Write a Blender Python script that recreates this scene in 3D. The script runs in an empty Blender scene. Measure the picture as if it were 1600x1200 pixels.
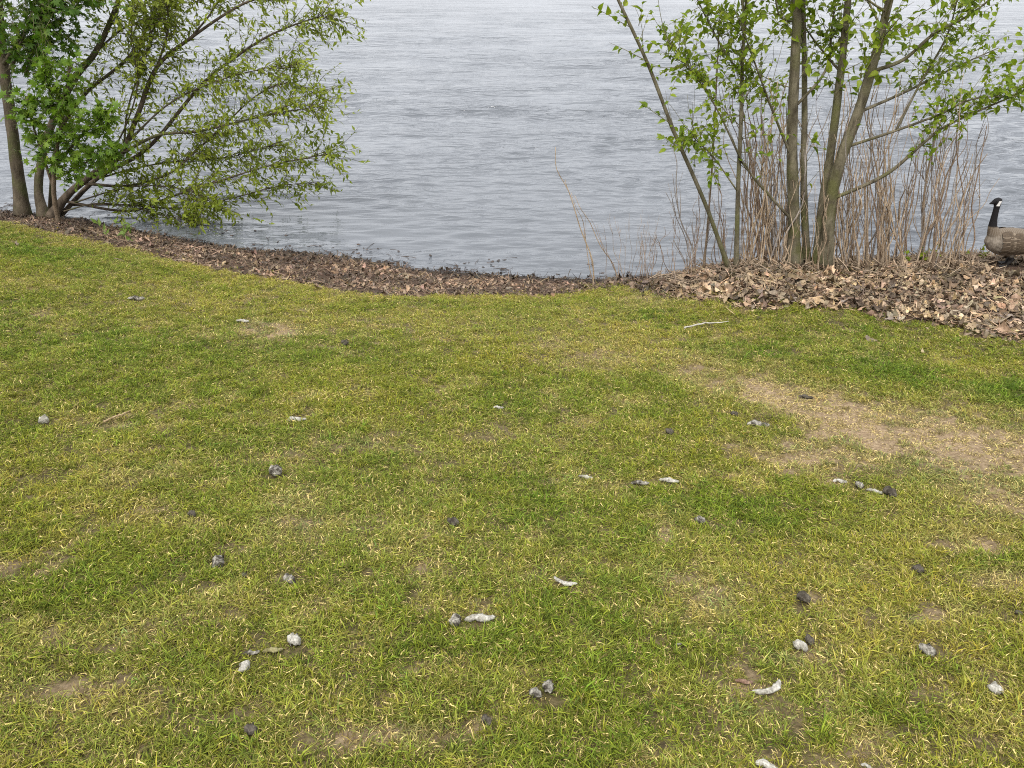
import bpy, bmesh, math, random
import numpy as np
from mathutils import Vector, Matrix, Euler

R = math.radians
random.seed(7)
rng = np.random.default_rng(7)
scene = bpy.context.scene
COL = scene.collection

# ------------------------------------------------------------------ camera
F = 1250.0                      # focal length in photograph pixels (1600 wide)
PITCH = R(29.0)
CAMZ = 1.6
cam_d = bpy.data.cameras.new('camera')
cam = bpy.data.objects.new('camera', cam_d)
COL.objects.link(cam)
cam.location = (0, 0, CAMZ)
cam.rotation_euler = (R(90) - PITCH, 0, 0)
cam_d.sensor_fit = 'HORIZONTAL'
cam_d.sensor_width = 36.0
cam_d.lens = 36.0 * F / 1600.0
cam_d.clip_start = 0.05
cam_d.clip_end = 3000
scene.camera = cam

# ------------------------------------------------------------------ sky and sun (bright overcast)
SUN_EL, SUN_ROT = R(56), R(205)
world = bpy.data.worlds.new('World')
scene.world = world
world.use_nodes = True
wn = world.node_tree
wn.nodes.clear()
def N(t, ty, **k):
    n = t.nodes.new(ty)
    for a, b in k.items():
        setattr(n, a, b)
    return n
sky = N(wn, 'ShaderNodeTexSky', sky_type='NISHITA', sun_disc=False, sun_elevation=SUN_EL, sun_rotation=SUN_ROT,
        air_density=1.0, dust_density=3.0, ozone_density=1.0)
tc = N(wn, 'ShaderNodeTexCoord')
mp = N(wn, 'ShaderNodeMapping')
mp.inputs['Scale'].default_value = (1.0, 1.0, 2.6)
nz = N(wn, 'ShaderNodeTexNoise')
nz.inputs['Scale'].default_value = 2.2
nz.inputs['Detail'].default_value = 5
nz.inputs['Roughness'].default_value = 0.55
rampw = N(wn, 'ShaderNodeValToRGB')
rampw.color_ramp.elements[0].position = 0.30
rampw.color_ramp.elements[0].color = (8.0, 8.25, 8.8, 1)
rampw.color_ramp.elements[1].position = 0.72
rampw.color_ramp.elements[1].color = (12.0, 12.15, 12.5, 1)
mixw = N(wn, 'ShaderNodeMix', data_type='RGBA')
mixw.inputs[0].default_value = 0.88
bgw = N(wn, 'ShaderNodeBackground')
bgw.inputs['Strength'].default_value = 0.1
ow = N(wn, 'ShaderNodeOutputWorld')
L = wn.links.new
L(tc.outputs['Generated'], mp.inputs['Vector']); L(mp.outputs[0], nz.inputs['Vector'])
L(nz.outputs['Fac'], rampw.inputs[0])
sepw = N(wn, 'ShaderNodeSeparateXYZ'); L(tc.outputs['Generated'], sepw.inputs[0])
grw = N(wn, 'ShaderNodeMapRange'); L(sepw.outputs[2], grw.inputs[0])
grw.inputs[1].default_value = 0.0; grw.inputs[2].default_value = 1.0; grw.inputs[3].default_value = 0.72; grw.inputs[4].default_value = 1.28
vmw = N(wn, 'ShaderNodeVectorMath', operation='SCALE'); L(rampw.outputs[0], vmw.inputs[0]); L(grw.outputs[0], vmw.inputs['Scale'])
L(sky.outputs[0], mixw.inputs[6]); L(vmw.outputs[0], mixw.inputs[7])
L(mixw.outputs[2], bgw.inputs['Color']); L(bgw.outputs[0], ow.inputs[0])

sun_d = bpy.data.lights.new('sun', 'SUN')
sun_d.energy = 1.5
sun_d.angle = R(12)
sun_d.color = (1.0, 0.96, 0.9)
sun = bpy.data.objects.new('sun', sun_d)
COL.objects.link(sun)
sdir = Vector((math.sin(SUN_ROT) * math.cos(SUN_EL), math.cos(SUN_ROT) * math.cos(SUN_EL), math.sin(SUN_EL)))
sun.rotation_euler = sdir.to_track_quat('Z', 'Y').to_euler()
sun.location = sdir * 30

vs = scene.view_settings
vs.view_transform = 'Standard'
vs.look = 'None'
vs.exposure = 0.83
vs.gamma = 1
vs.use_curve_mapping = False
scene.cycles.filter_width = 1.05
scene.cycles.use_denoising = False
scene.cycles.max_bounces = 4
scene.cycles.diffuse_bounces = 3
scene.cycles.transparent_max_bounces = 6

# ------------------------------------------------------------------ helpers: projection, noise, terrain
CP, SP = math.cos(PITCH), math.sin(PITCH)
def pix_ray(px, py):
    a, u = (px - 800) / F, (600 - py) / F
    return np.array([a, CP + u * SP, -SP + u * CP])
def project(x, y, z):
    """world -> photograph pixel (used to transfer patches of the lawn from the photograph to the ground)"""
    dz = z - CAMZ
    zc = y * CP - dz * SP
    v = y * SP + dz * CP
    zc = np.maximum(zc, 0.2)
    return 800 + F * x / zc, 600 - F * v / zc
def at_y(px, py, Y):
    d = pix_ray(px, py)
    t = Y / d[1]
    return np.array([d[0] * t, Y, CAMZ + d[2] * t])

_perm = np.random.default_rng(3).random((256, 256))
def vnoise(x, y, seed=0):
    x = np.asarray(x, float) + seed * 17.31; y = np.asarray(y, float) + seed * 9.73
    xi, yi = np.floor(x).astype(int), np.floor(y).astype(int)
    fx, fy = x - xi, y - yi
    fx = fx * fx * (3 - 2 * fx); fy = fy * fy * (3 - 2 * fy)
    g = lambda a, b: _perm[a & 255, b & 255]
    return (g(xi, yi) * (1 - fx) + g(xi + 1, yi) * fx) * (1 - fy) + (g(xi, yi + 1) * (1 - fx) + g(xi + 1, yi + 1) * fx) * fy
def fbm(x, y, s, oct=3, seed=0):
    t = 0; a = 1; n = 0
    for o in range(oct):
        t = t + a * vnoise(x * s * 2 ** o, y * s * 2 ** o, seed + o); n += a; a *= 0.5
    return t / n
def sstep(a, b, x):
    t = np.clip((np.asarray(x, float) - a) / (b - a), 0, 1)
    return t * t * (3 - 2 * t)

WATER = -1.8
def on_level(px, py, z):
    d = pix_ray(px, py); t = (z - CAMZ) / d[2]
    return (d[0] * t, d[1] * t)
_sh = [on_level(px, py, WATER) for px, py in [(0, 329), (130, 343), (250, 367), (350, 385), (450, 393), (550, 405), (650, 420), (750, 428), (850, 432), (905, 437), (955, 436)]]
_sh = [(-600, 60), (-60, 22), (-25, 16.5), (-13, 13.2), (-9.5, 12.0)] + _sh + [(1.7, 8.66), (2.6, 8.85), (3.6, 8.95), (5.0, 9.0), (6.0, 9.05), (8, 9.3), (12, 9.8), (25, 11), (60, 14), (600, 60)]
_shx = np.array([p[0] for p in _sh]); _shy = np.array([p[1] for p in _sh])
_gx = np.linspace(-40, 40, 3201)
_gs = np.interp(_gx, _shx, _shy)
def _gauss(v, sig):
    n = int(3 * sig / 0.025); k = np.exp(-0.5 * (np.arange(-n, n + 1) * 0.025 / sig) ** 2); k /= k.sum()
    return np.convolve(np.pad(v, n, mode='edge'), k, mode='valid')
_gs0 = _gauss(_gs, 0.15); _gs1 = _gauss(_gs, 2.0)
def shore(x):
    x = np.asarray(x, float)
    return np.where(np.abs(x) < 39, np.interp(x, _gx, _gs0), np.interp(x, _shx, _shy)) + 0.13 * (fbm(x, x * 0 + 3.3, 2.4, 4, 5) - 0.5)
def height(x, y, micro=True):
    x = np.asarray(x, float); y = np.asarray(y, float)
    d0 = shore(x) - y
    d1 = np.where(np.abs(x) < 39, np.interp(x, _gx, _gs1), np.interp(x, _shx, _shy)) - y
    w = np.exp(-np.clip(d0, 0, 99) ** 2 / 2.2)
    d = d0 * w + d1 * (1 - w)
    dd = np.where(d > 10, 10 + (d - 10) * 0.15, d)
    z = WATER + 0.195 * dd
    z = np.where(d0 < 0, WATER + np.maximum(0.3 * d0, -1.2), z)
    # raised bank on the right, behind it the water
    bank = sstep(0.9, 2.7, x) * sstep(-0.05, 0.62, d0) * (1 - sstep(0.8, 3.2, d0)) * 0.17
    z = z + bank
    if micro:
        land = sstep(0.0, 0.3, d0)
        z = z + land * (0.05 * (fbm(x, y, 0.7, 2, 1) - 0.5) + 0.022 * (fbm(x, y, 5.0, 3, 2) - 0.5))
    return z
def ground_at(px, py):
    d = pix_ray(px, py)
    t = np.linspace(1.0, 22, 4200)
    h = height(d[0] * t, d[1] * t) - (CAMZ + d[2] * t)
    k = np.argmax(h > 0)
    if h[k] <= 0:
        k = len(t) - 1
    return np.array([d[0] * t[k], d[1] * t[k], CAMZ + d[2] * t[k]])

# lawn edge: beyond it the leaf litter
_le = [ground_at(*p)[:2] for p in [(0, 347), (94, 367), (180, 387), (262, 406), (375, 432), (525, 455), (600, 464), (750, 466), (870, 463), (930, 455), (985, 452), (1045, 470), (1130, 480), (1220, 486), (1310, 497), (1450, 513), (1560, 531), (1600, 542)]]
_le = [(-60, 18), (-14, 12.2), (-9.5, 11.1)] + [tuple(p) for p in _le] + [(6.5, 5.6), (9, 5.5), (60, 8)]
_le.sort()
_lx = np.array([p[0] for p in _le]); _ly = np.array([p[1] for p in _le])
def lawn_d(x, y):
    """metres inside the lawn (positive) or in the litter (negative)"""
    return np.interp(x, _lx, _ly) - y + (0.22 + 0.75 * sstep(.9, 1.8, x) * (1 - sstep(3.4, 5.0, x))) * (fbm(x, y, 2.2, 3, 8) - 0.5)

def blobs(px, py, lst):
    t = np.zeros_like(px)
    for cx, cy, rx, ry, rot, s in lst:
        c, sn = math.cos(R(rot)), math.sin(R(rot))
        dx, dy = px - cx, py - cy
        a, b = (dx * c + dy * sn) / rx, (-dx * sn + dy * c) / ry
        t = np.maximum(t, s * np.exp(-(a * a + b * b)))
    return t
BARE = [(1200, 615, 90, 26, 24, .8), (1330, 660, 120, 34, 20, .85), (1480, 690, 130, 40, 14, .85), (1640, 720, 130, 50, 10, .85), (1300, 720, 120, 18, 8, .6), (1560, 770, 90, 30, 15, .5),
        (1310, 612, 40, 9, 0, .6), (430, 520, 52, 9, 4, .75), (1520, 841, 48, 13, 5, .95), (1575, 903, 50, 16, 0, .55), (600, 1168, 95, 22, 3, .6), (480, 832, 60, 18, 0, .38), (190, 660, 34, 7, -20, .6),
        (205, 745, 70, 14, 0, .38), (1110, 945, 36, 34, 0, .42), (1490, 962, 62, 14, 0, .4), (865, 545, 30, 9, 0, .45), (1060, 905, 50, 14, 20, .35), (1100, 590, 60, 30, 25, .35), (1190, 1120, 60, 20, 0, .3), (1040, 440, 60, 30, -15, .4), (640, 480, 20, 6, 0, .4),
        (1250, 1040, 70, 14, 0, .4), (100, 1080, 90, 22, 0, .35), (560, 690, 80, 12, 0, .25), (920, 560, 60, 16, 0, .3)]
LUSH = [(1020, 500, 50, 12, 0, 1), (1180, 548, 120, 18, 6, .85), (1400, 585, 160, 26, 10, .9), (1570, 620, 110, 26, 8, 1), (60, 395, 150, 22, 14, .9), (280, 430, 140, 16, 16, .5), (640, 475, 170, 9, 0, .7),
        (150, 545, 220, 40, 4, .6), (520, 545, 180, 22, 0, .4), (820, 620, 200, 30, 0, .35), (1150, 790, 200, 34, 6, .55), (840, 810, 70, 40, 0, .5), (640, 910, 100, 40, 0, .35), (300, 1150, 120, 40, 0, .4), (1050, 1160, 140, 40, 0, .3),
        (1560, 870, 80, 24, 0, .6), (90, 900, 120, 60, 0, .45), (1450, 1090, 200, 50, 0, .45), (850, 1110, 60, 40, 0, .4), (760, 1000, 60, 30, 0, .4), (1000, 590, 80, 16, 0, .5), (180, 790, 120, 20, 0, .3), (1280, 425, 60, 9, 0, 1)]
DRY = [(1000, 540, 160, 50, 10, .6), (560, 500, 300, 22, 4, .55), (300, 460, 260, 22, 14, .5), (330, 720, 240, 40, 0, .35), (700, 700, 240, 40, 0, .3), (900, 880, 260, 50, 0, .45), (1250, 900, 260, 60, 0, .45), (1350, 1000, 200, 40, 0, .5), (480, 1130, 220, 50, 0, .35), (140, 1130, 160, 70, 0, .45), (1460, 830, 200, 60, 0, .55), (520, 820, 200, 60, 0, .35), (1290, 560, 180, 14, 8, .3)]
def lawn_fields(x, y):
    z = height(x, y, False)
    px, py = project(x, y, z)
    n1 = fbm(x, y, 1.6, 3, 21); n2 = fbm(x, y, 5.5, 3, 31); n3 = fbm(x, y, 16, 2, 41)
    wx = px + 90 * (n2 - .5); wy = py + 45 * (fbm(x, y, 6, 3, 51) - .5)
    bare = blobs(wx, wy, BARE) * (0.72 + .65 * n3)
    bare = np.maximum(bare, 0.38 * sstep(.62, .8, 0.55 * n2 + 0.45 * n3))
    lush = np.maximum(blobs(wx, wy, LUSH), 0.38 * sstep(.52, .75, n1))
    dry = np.clip(np.maximum(blobs(wx, wy, DRY), 0.6 * sstep(.5, .72, n2)) + .10 + .22 * sstep(.45, .7, n3) + .08 * sstep(800, 1150, py), 0, 1)
    e = lawn_d(x, y)
    edge = np.exp(-np.clip(e, 0, 9) / 0.35) * sstep(2.0, -0.5, x)
    dry = np.maximum(dry, 0.95 * edge)
    lush = lush * (1 - 0.9 * edge)
    return np.clip(bare, 0, 1), np.clip(lush, 0, 1), np.clip(dry, 0, 1), e

# ------------------------------------------------------------------ helpers: materials
def mat(name):
    m = bpy.data.materials.new(name); m.use_nodes = True
    t = m.node_tree; t.nodes.clear()
    out = N(t, 'ShaderNodeOutputMaterial')
    return m, t, out
def noise_ramp(t, scale, cols, detail=4, vec=None, rough=.55):
    n = N(t, 'ShaderNodeTexNoise'); n.inputs['Scale'].default_value = scale; n.inputs['Detail'].default_value = detail
    n.inputs['Roughness'].default_value = rough
    if vec is not None: t.links.new(vec, n.inputs['Vector'])
    r = N(t, 'ShaderNodeValToRGB'); el = r.color_ramp.elements
    while len(el) < len(cols): el.new(0.5)
    for e, (p, c) in zip(el, cols): e.position = p; e.color = (*c, 1)
    t.links.new(n.outputs['Fac'], r.inputs[0])
    return n, r
def posn(t):
    return N(t, 'ShaderNodeNewGeometry').outputs['Position']
def objc(t):
    return N(t, 'ShaderNodeTexCoord').outputs['Object']
def mixc(t, fac, a, b, blend='MIX'):
    m = N(t, 'ShaderNodeMix', data_type='RGBA', blend_type=blend)
    for s, v in ((0, fac), (6, a), (7, b)):
        if isinstance(v, (int, float)): m.inputs[s].default_value = v
        elif isinstance(v, tuple): m.inputs[s].default_value = (*v, 1)
        else: t.links.new(v, m.inputs[s])
    return m.outputs[2]
def mth(t, op, a, b=None, clamp=False):
    m = N(t, 'ShaderNodeMath', operation=op, use_clamp=clamp)
    for i, v in enumerate((a, b)):
        if v is None: continue
        if isinstance(v, (int, float)): m.inputs[i].default_value = v
        else: t.links.new(v, m.inputs[i])
    return m.outputs[0]
def bark_material(name, dark, light, moss=None, scale=14):
    m, t, out = mat(name)
    mpn = N(t, 'ShaderNodeMapping'); mpn.inputs['Scale'].default_value = (1, 1, .35)
    t.links.new(posn(t), mpn.inputs['Vector'])
    n, r = noise_ramp(t, scale, [(.3, dark), (.68, light)], 6, mpn.outputs[0])
    c = r.outputs[0]
    if moss:
        n2, r2 = noise_ramp(t, 3.5, [(.48, (0, 0, 0)), (.66, (1, 1, 1))], 4, posn(t))
        c = mixc(t, r2.outputs[0], c, moss)
    p = N(t, 'ShaderNodeBsdfPrincipled'); p.inputs['Roughness'].default_value = .85; p.inputs['Specular IOR Level'].default_value = .2
    t.links.new(c, p.inputs['Base Color'])
    b = N(t, 'ShaderNodeBump'); b.inputs['Strength'].default_value = .9; b.inputs['Distance'].default_value = .014
    n3, _ = noise_ramp(t, scale * 4, [(0, (0, 0, 0)), (1, (1, 1, 1))], 5, mpn.outputs[0])
    t.links.new(n3.outputs['Fac'], b.inputs['Height']); t.links.new(b.outputs[0], p.inputs['Normal'])
    t.links.new(p.outputs[0], out.inputs[0])
    return m
def leaf_material(name, cols, scale=9, transl=.38, rough=.45):
    m, t, out = mat(name)
    n, r = noise_ramp(t, scale, [(.3 + .4 * i / (len(cols) - 1), c) for i, c in enumerate(cols)], 3, posn(t))
    p = N(t, 'ShaderNodeBsdfPrincipled'); p.inputs['Roughness'].default_value = rough; p.inputs['Specular IOR Level'].default_value = .2
    t.links.new(r.outputs[0], p.inputs['Base Color'])
    tr = N(t, 'ShaderNodeBsdfTranslucent')
    t.links.new(mixc(t, 1.0, r.outputs[0], (1.15, 1.2, .7), 'MULTIPLY'), tr.inputs[0])
    ms = N(t, 'ShaderNodeMixShader'); ms.inputs[0].default_value = transl
    t.links.new(p.outputs[0], ms.inputs[1]); t.links.new(tr.outputs[0], ms.inputs[2]); t.links.new(ms.outputs[0], out.inputs[0])
    return m
def plain(name, c, rough=.6, var=.25, scale=30):
    m, t, out = mat(name)
    lo = tuple(v * (1 - var) for v in c); hi = tuple(min(1, v * (1 + var)) for v in c)
    n, r = noise_ramp(t, scale, [(.3, lo), (.7, hi)], 4, objc(t))
    p = N(t, 'ShaderNodeBsdfPrincipled'); p.inputs['Roughness'].default_value = rough; p.inputs['Specular IOR Level'].default_value = .25
    t.links.new(r.outputs[0], p.inputs['Base Color']); t.links.new(p.outputs[0], out.inputs[0])
    return m

# ------------------------------------------------------------------ helpers: objects
def mesh_obj(name, verts, faces, material=None, parent=None, smooth=False, link=True):
    me = bpy.data.meshes.new(name)
    verts = np.asarray(verts, dtype=np.float32)
    me.from_pydata(verts.tolist() if len(verts) < 200000 else verts, [], faces if isinstance(faces, list) else faces.tolist())
    if material: me.materials.append(material)
    if smooth: me.polygons.foreach_set('use_smooth', np.ones(len(me.polygons), bool))
    me.update()
    o = bpy.data.objects.new(name, me)
    if link: COL.objects.link(o)
    if parent: o.parent = parent; o.matrix_parent_inverse = parent.matrix_world.inverted() if False else Matrix.Translation(-Vector(parent.location))
    return o
def grid_obj(name, X, Y, Z, material):
    ny, nx = Z.shape
    v = np.stack([X, Y, Z], -1).reshape(-1, 3).astype(np.float32)
    i = np.arange(nx * ny).reshape(ny, nx)
    q = np.stack([i[:-1, :-1], i[:-1, 1:], i[1:, 1:], i[1:, :-1]], -1).reshape(-1, 4).astype(np.int32)
    me = bpy.data.meshes.new(name)
    me.vertices.add(len(v)); me.vertices.foreach_set('co', v.ravel())
    me.loops.add(q.size); me.loops.foreach_set('vertex_index', q.ravel())
    me.polygons.add(len(q)); me.polygons.foreach_set('loop_start', np.arange(0, q.size, 4, dtype=np.int32))
    me.polygons.foreach_set('use_smooth', np.ones(len(q), bool))
    me.update(calc_edges=True); me.validate()
    me.materials.append(material)
    o = bpy.data.objects.new(name, me); COL.objects.link(o)
    return o
def tag(o, label=None, cat=None, group=None, kind=None):
    for k, v in (('label', label), ('category', cat), ('group', group), ('kind', kind)):
        if v: o[k] = v
    return o
def empty(name, loc, label, cat, group=None):
    o = bpy.data.objects.new(name, None); COL.objects.link(o); o.location = Vector(loc); o.empty_display_size = .1
    return tag(o, label, cat, group)
class MB:
    def __init__(s): s.v = []; s.f = []; s.n = 0
    def add(s, v, f):
        v = np.asarray(v, float); s.v.append(v); s.f += [tuple(i + s.n for i in q) for q in f]; s.n += len(v)
    def build(s, name, material, parent=None, smooth=True, kind=None):
        o = mesh_obj(name, np.concatenate(s.v), s.f, material, parent, smooth)
        if kind: o['kind'] = kind
        return o
def catmull(P, n=5):
    P = np.asarray(P, float)
    if len(P) < 3: return np.linspace(P[0], P[-1], n + 1)
    Q = np.vstack([2 * P[0] - P[1], P, 2 * P[-1] - P[-2]]); out = []
    for i in range(1, len(Q) - 2):
        for t in np.linspace(0, 1, n, endpoint=False):
            a, b, c, d = Q[i - 1], Q[i], Q[i + 1], Q[i + 2]
            out.append(.5 * (2 * b + (c - a) * t + (2 * a - 5 * b + 4 * c - d) * t * t + (3 * b - a - 3 * c + d) * t ** 3))
    out.append(P[-1])
    return np.array(out)
def tube(P, r0, r1, sides=6, flare=0.0, wob=0.0):
    """tapered tube along P; closed ends"""
    P = np.asarray(P, float); n = len(P)
    T = np.gradient(P, axis=0); T /= np.linalg.norm(T, axis=1)[:, None] + 1e-9
    ref = np.array([0.0, 1.0, 0.0]) if abs(T[0][1]) < .8 else np.array([1.0, 0, 0])
    vs_, fs = [], []
    for i in range(n):
        u = ref - T[i] * np.dot(ref, T[i]); u /= np.linalg.norm(u) + 1e-9; w = np.cross(T[i], u)
        s = i / (n - 1); rad = r0 + (r1 - r0) * s + flare * max(0, 1 - s * 7) ** 2
        for k in range(sides):
            a = 2 * math.pi * k / sides
            rr = rad * (1 + wob * random.uniform(-1, 1))
            vs_.append(P[i] + rr * (math.cos(a) * u + math.sin(a) * w))
    for i in range(n - 1):
        for k in range(sides):
            k2 = (k + 1) % sides
            fs.append((i * sides + k, i * sides + k2, (i + 1) * sides + k2, (i + 1) * sides + k))
    fs.append(tuple(range(sides))[::-1]); fs.append(tuple((n - 1) * sides + k for k in range(sides)))
    return np.array(vs_), fs
# leaf outlines: x along the leaf (0..1), y width, z bend
def leaf_shape(kind):
    if kind == 'ovate':     # broad heart-like poplar or alder leaf
        v = [(0, 0, 0), (.22, .27, .12), (.55, .25, .10), (1, 0, -.2), (.55, -.25, .10), (.22, -.27, .12), (.4, 0, -.03)]
        f = [(0, 6, 1), (1, 6, 2), (2, 6, 3), (3, 6, 4), (4, 6, 5), (5, 6, 0)]
    elif kind == 'narrow':  # willow leaf
        v = [(0, 0, 0), (.4, .19, .05), (1, 0, -.15), (.4, -.19, .05), (.45, 0, 0)]
        f = [(0, 4, 1), (1, 4, 2), (2, 4, 3), (3, 4, 0)]
    else:                   # lobed maple leaf
        an = [180, 140, 112, 86, 60, 34, 14, 0, -14, -34, -60, -86, -112, -140]
        ra = [.05, .32, .24, .56, .3, .62, .34, .72, .34, .62, .3, .56, .24, .32]
        v = [(.3, 0, .03)] + [(.3 + r * math.cos(R(a)), r * math.sin(R(a)), -.1 * r) for a, r in zip(an, ra)]
        f = [(0, 1 + (i + 1) % 14, 1 + i) for i in range(14)]
    return np.array(v), f
def orient(dirv, up):
    d = np.asarray(dirv, float); d /= np.linalg.norm(d) + 1e-9
    s = np.cross(up, d); s /= np.linalg.norm(s) + 1e-9
    return np.stack([d, s, np.cross(d, s)], 1)
def rand_unit(bias=(0, 0, 0), amt=1.0):
    v = np.array([random.gauss(0, 1) for _ in range(3)]); v /= np.linalg.norm(v) + 1e-9
    return np.asarray(bias, float) + amt * v

# scatter by geometry nodes: points with rotation, scale, prototype index and tint
def scatter(name, pts, rot, scl, idx, tint, protos, kind='stuff'):
    me = bpy.data.meshes.new(name); me.vertices.add(len(pts)); me.vertices.foreach_set('co', np.asarray(pts, np.float32).ravel())
    for nm, ty, arr, key in (('rot', 'FLOAT_VECTOR', rot, 'vector'), ('scl', 'FLOAT', scl, 'value'), ('idx', 'INT', idx, 'value'), ('tint', 'FLOAT_VECTOR', tint, 'vector')):
        a = me.attributes.new(nm, ty, 'POINT'); a.data.foreach_set(key, np.asarray(arr, np.int32 if ty == 'INT' else np.float32).ravel())
    o = bpy.data.objects.new(name, me); COL.objects.link(o); o['kind'] = kind
    pc = bpy.data.collections.new(name + '_pieces')
    for p in protos: pc.objects.link(p)
    g = bpy.data.node_groups.new(name, 'GeometryNodeTree')
    g.interface.new_socket('Geometry', in_out='INPUT', socket_type='NodeSocketGeometry')
    g.interface.new_socket('Geometry', in_out='OUTPUT', socket_type='NodeSocketGeometry')
    gi, go = N(g, 'NodeGroupInput'), N(g, 'NodeGroupOutput')
    ci = N(g, 'GeometryNodeCollectionInfo'); ci.inputs['Collection'].default_value = pc
    ci.inputs['Separate Children'].default_value = True; ci.inputs['Reset Children'].default_value = True
    ip = N(g, 'GeometryNodeInstanceOnPoints'); ip.inputs['Pick Instance'].default_value = True
    def na(n, ty):
        q = N(g, 'GeometryNodeInputNamedAttribute', data_type=ty); q.inputs['Name'].default_value = n
        return q.outputs['Attribute']
    er = N(g, 'FunctionNodeEulerToRotation')
    l = g.links.new
    l(gi.outputs[0], ip.inputs['Points']); l(ci.outputs[0], ip.inputs['Instance'])
    l(na('idx', 'INT'), ip.inputs['Instance Index']); l(na('rot', 'FLOAT_VECTOR'), er.inputs[0]); l(er.outputs[0], ip.inputs['Rotation'])
    l(na('scl', 'FLOAT'), ip.inputs['Scale']); l(ip.outputs[0], go.inputs[0])
    md = o.modifiers.new('scatter', 'NODES'); md.node_group = g
    return o

# ================================================================== GROUND
def axis(fine0, fine1, step, far0, far1, g=1.35):
    a = list(np.arange(fine0, fine1 + 1e-6, step)); s = step
    while a[-1] < far1: s *= g; a.append(a[-1] + s)
    s = step
    while a[0] > far0: s *= g; a.insert(0, a[0] - s)
    return np.array(a)
mg, t, out = mat('soil_and_thatch')
P = posn(t)
n, r = noise_ramp(t, 40, [(.3, (.022, .018, .007)), (.5, (.06, .05, .017)), (.72, (.15, .12, .055))], 6, P)
nb, rb = noise_ramp(t, 55, [(.3, (.16, .105, .06)), (.55, (.30, .215, .13)), (.75, (.44, .34, .21))], 6, P)
nl, rl = noise_ramp(t, 60, [(.3, (.035, .022, .015)), (.7, (.12, .075, .048))], 6, P)
az = N(t, 'ShaderNodeAttribute', attribute_name='zone')
sx = N(t, 'ShaderNodeSeparateXYZ'); t.links.new(az.outputs['Vector'], sx.inputs[0])
c = mixc(t, sx.outputs[0], r.outputs[0], rb.outputs[0])
c = mixc(t, sx.outputs[1], c, rl.outputs[0])
c = mixc(t, sx.outputs[2], c, (.035, .03, .026))
p = N(t, 'ShaderNodeBsdfPrincipled'); p.inputs['Roughness'].default_value = .9; p.inputs['Specular IOR Level'].default_value = .15
t.links.new(c, p.inputs['Base Color'])
b = N(t, 'ShaderNodeBump'); b.inputs['Distance'].default_value = .02; b.inputs['Strength'].default_value = .8
nbm, _ = noise_ramp(t, 70, [(0, (0, 0, 0)), (1, (1, 1, 1))], 6, P)
t.links.new(nbm.outputs['Fac'], b.inputs['Height']); t.links.new(b.outputs[0], p.inputs['Normal']); t.links.new(p.outputs[0], out.inputs[0])
gx = axis(-9.5, 8.5, .05, -500, 500); gy = axis(0.2, 13.0, .05, -300, 700)
GX, GY = np.meshgrid(gx, gy); GZ = height(GX, GY)
ground = grid_obj('ground', GX, GY, GZ, mg)
tag(ground, kind='structure')
bare, lush, dry, e = lawn_fields(GX.ravel(), GY.ravel())
d0 = (shore(GX) - GY).ravel()
zone = np.stack([np.clip(bare * 1.15 + .35 * dry, 0, 1), 1 - sstep(-.12, .1, e), 1 - sstep(.0, .28, d0)], -1)
a = ground.data.attributes.new('zone', 'FLOAT_VECTOR', 'POINT'); a.data.foreach_set('vector', zone.astype(np.float32).ravel())

# ================================================================== WATER
mw, t, out = mat('lake_water')
P = posn(t)
p = N(t, 'ShaderNodeBsdfPrincipled'); p.inputs['Base Color'].default_value = (.10, .108, .118, 1)
p.inputs['Roughness'].default_value = .06; p.inputs['IOR'].default_value = 1.333
hs = []
for sc_, rot, stretch, amp in ((7.5, 7, 2.2, 1.0), (16, -9, 2.0, .45), (3.2, 4, 2.2, 1.6)):
    m1 = N(t, 'ShaderNodeMapping'); m1.inputs['Rotation'].default_value = (0, 0, R(rot)); m1.inputs['Scale'].default_value = (1 / stretch, 1, 1)
    t.links.new(P, m1.inputs['Vector'])
    n1 = N(t, 'ShaderNodeTexNoise'); n1.inputs['Scale'].default_value = sc_; n1.inputs['Detail'].default_value = 2; n1.inputs['Distortion'].default_value = .4
    t.links.new(m1.outputs[0], n1.inputs['Vector'])
    hs.append(mth(t, 'MULTIPLY', n1.outputs['Fac'], amp))
hh = mth(t, 'ADD', mth(t, 'ADD', hs[0], hs[1]), hs[2])
mg_ = N(t, 'ShaderNodeMapping'); mg_.inputs['Scale'].default_value = (.28, 1, 1); t.links.new(P, mg_.inputs['Vector'])
ng_, rg_ = noise_ramp(t, .55, [(.34, (.12, .12, .12)), (.64, (1.25, 1.25, 1.25))], 5, mg_.outputs[0], .65)
aw = N(t, 'ShaderNodeAttribute', attribute_name='calm')
hh = mth(t, 'MULTIPLY', hh, mth(t, 'MULTIPLY', rg_.outputs[0], aw.outputs['Fac']))
b = N(t, 'ShaderNodeBump'); b.inputs['Distance'].default_value = .06; b.inputs['Strength'].default_value = 1
t.links.new(hh, b.inputs['Height']); t.links.new(b.outputs[0], p.inputs['Normal']); t.links.new(p.outputs[0], out.inputs[0])
wy = [7.9]
while wy[-1] < 70: wy.append(wy[-1] + max(.028, .0034 * wy[-1] * wy[-1] / 9))
s = wy[-1] - wy[-2]
while wy[-1] < 2200: s *= 1.4; wy.append(wy[-1] + s)
wx = axis(-11, 11, .07, -1500, 1500, 1.12)
WX, WY = np.meshgrid(wx, np.array(wy))
dyv = np.gradient(np.array(wy))[:, None]; dxv = np.gradient(wx)[None, :]
WZ = np.zeros_like(WX)
wr = np.random.default_rng(11)
calm = np.clip(0.36 + 0.5 * sstep(0.4, 7, WY - shore(WX)) + 0.62 * sstep(1.8, 4.6, WX) * (1 - .6 * sstep(14, 30, WY)) + .4 * sstep(-2.6, -5.5, WX), 0, 1.25) * (.72 + .56 * fbm(WX * .5, WY, .16, 3, 171))
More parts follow.
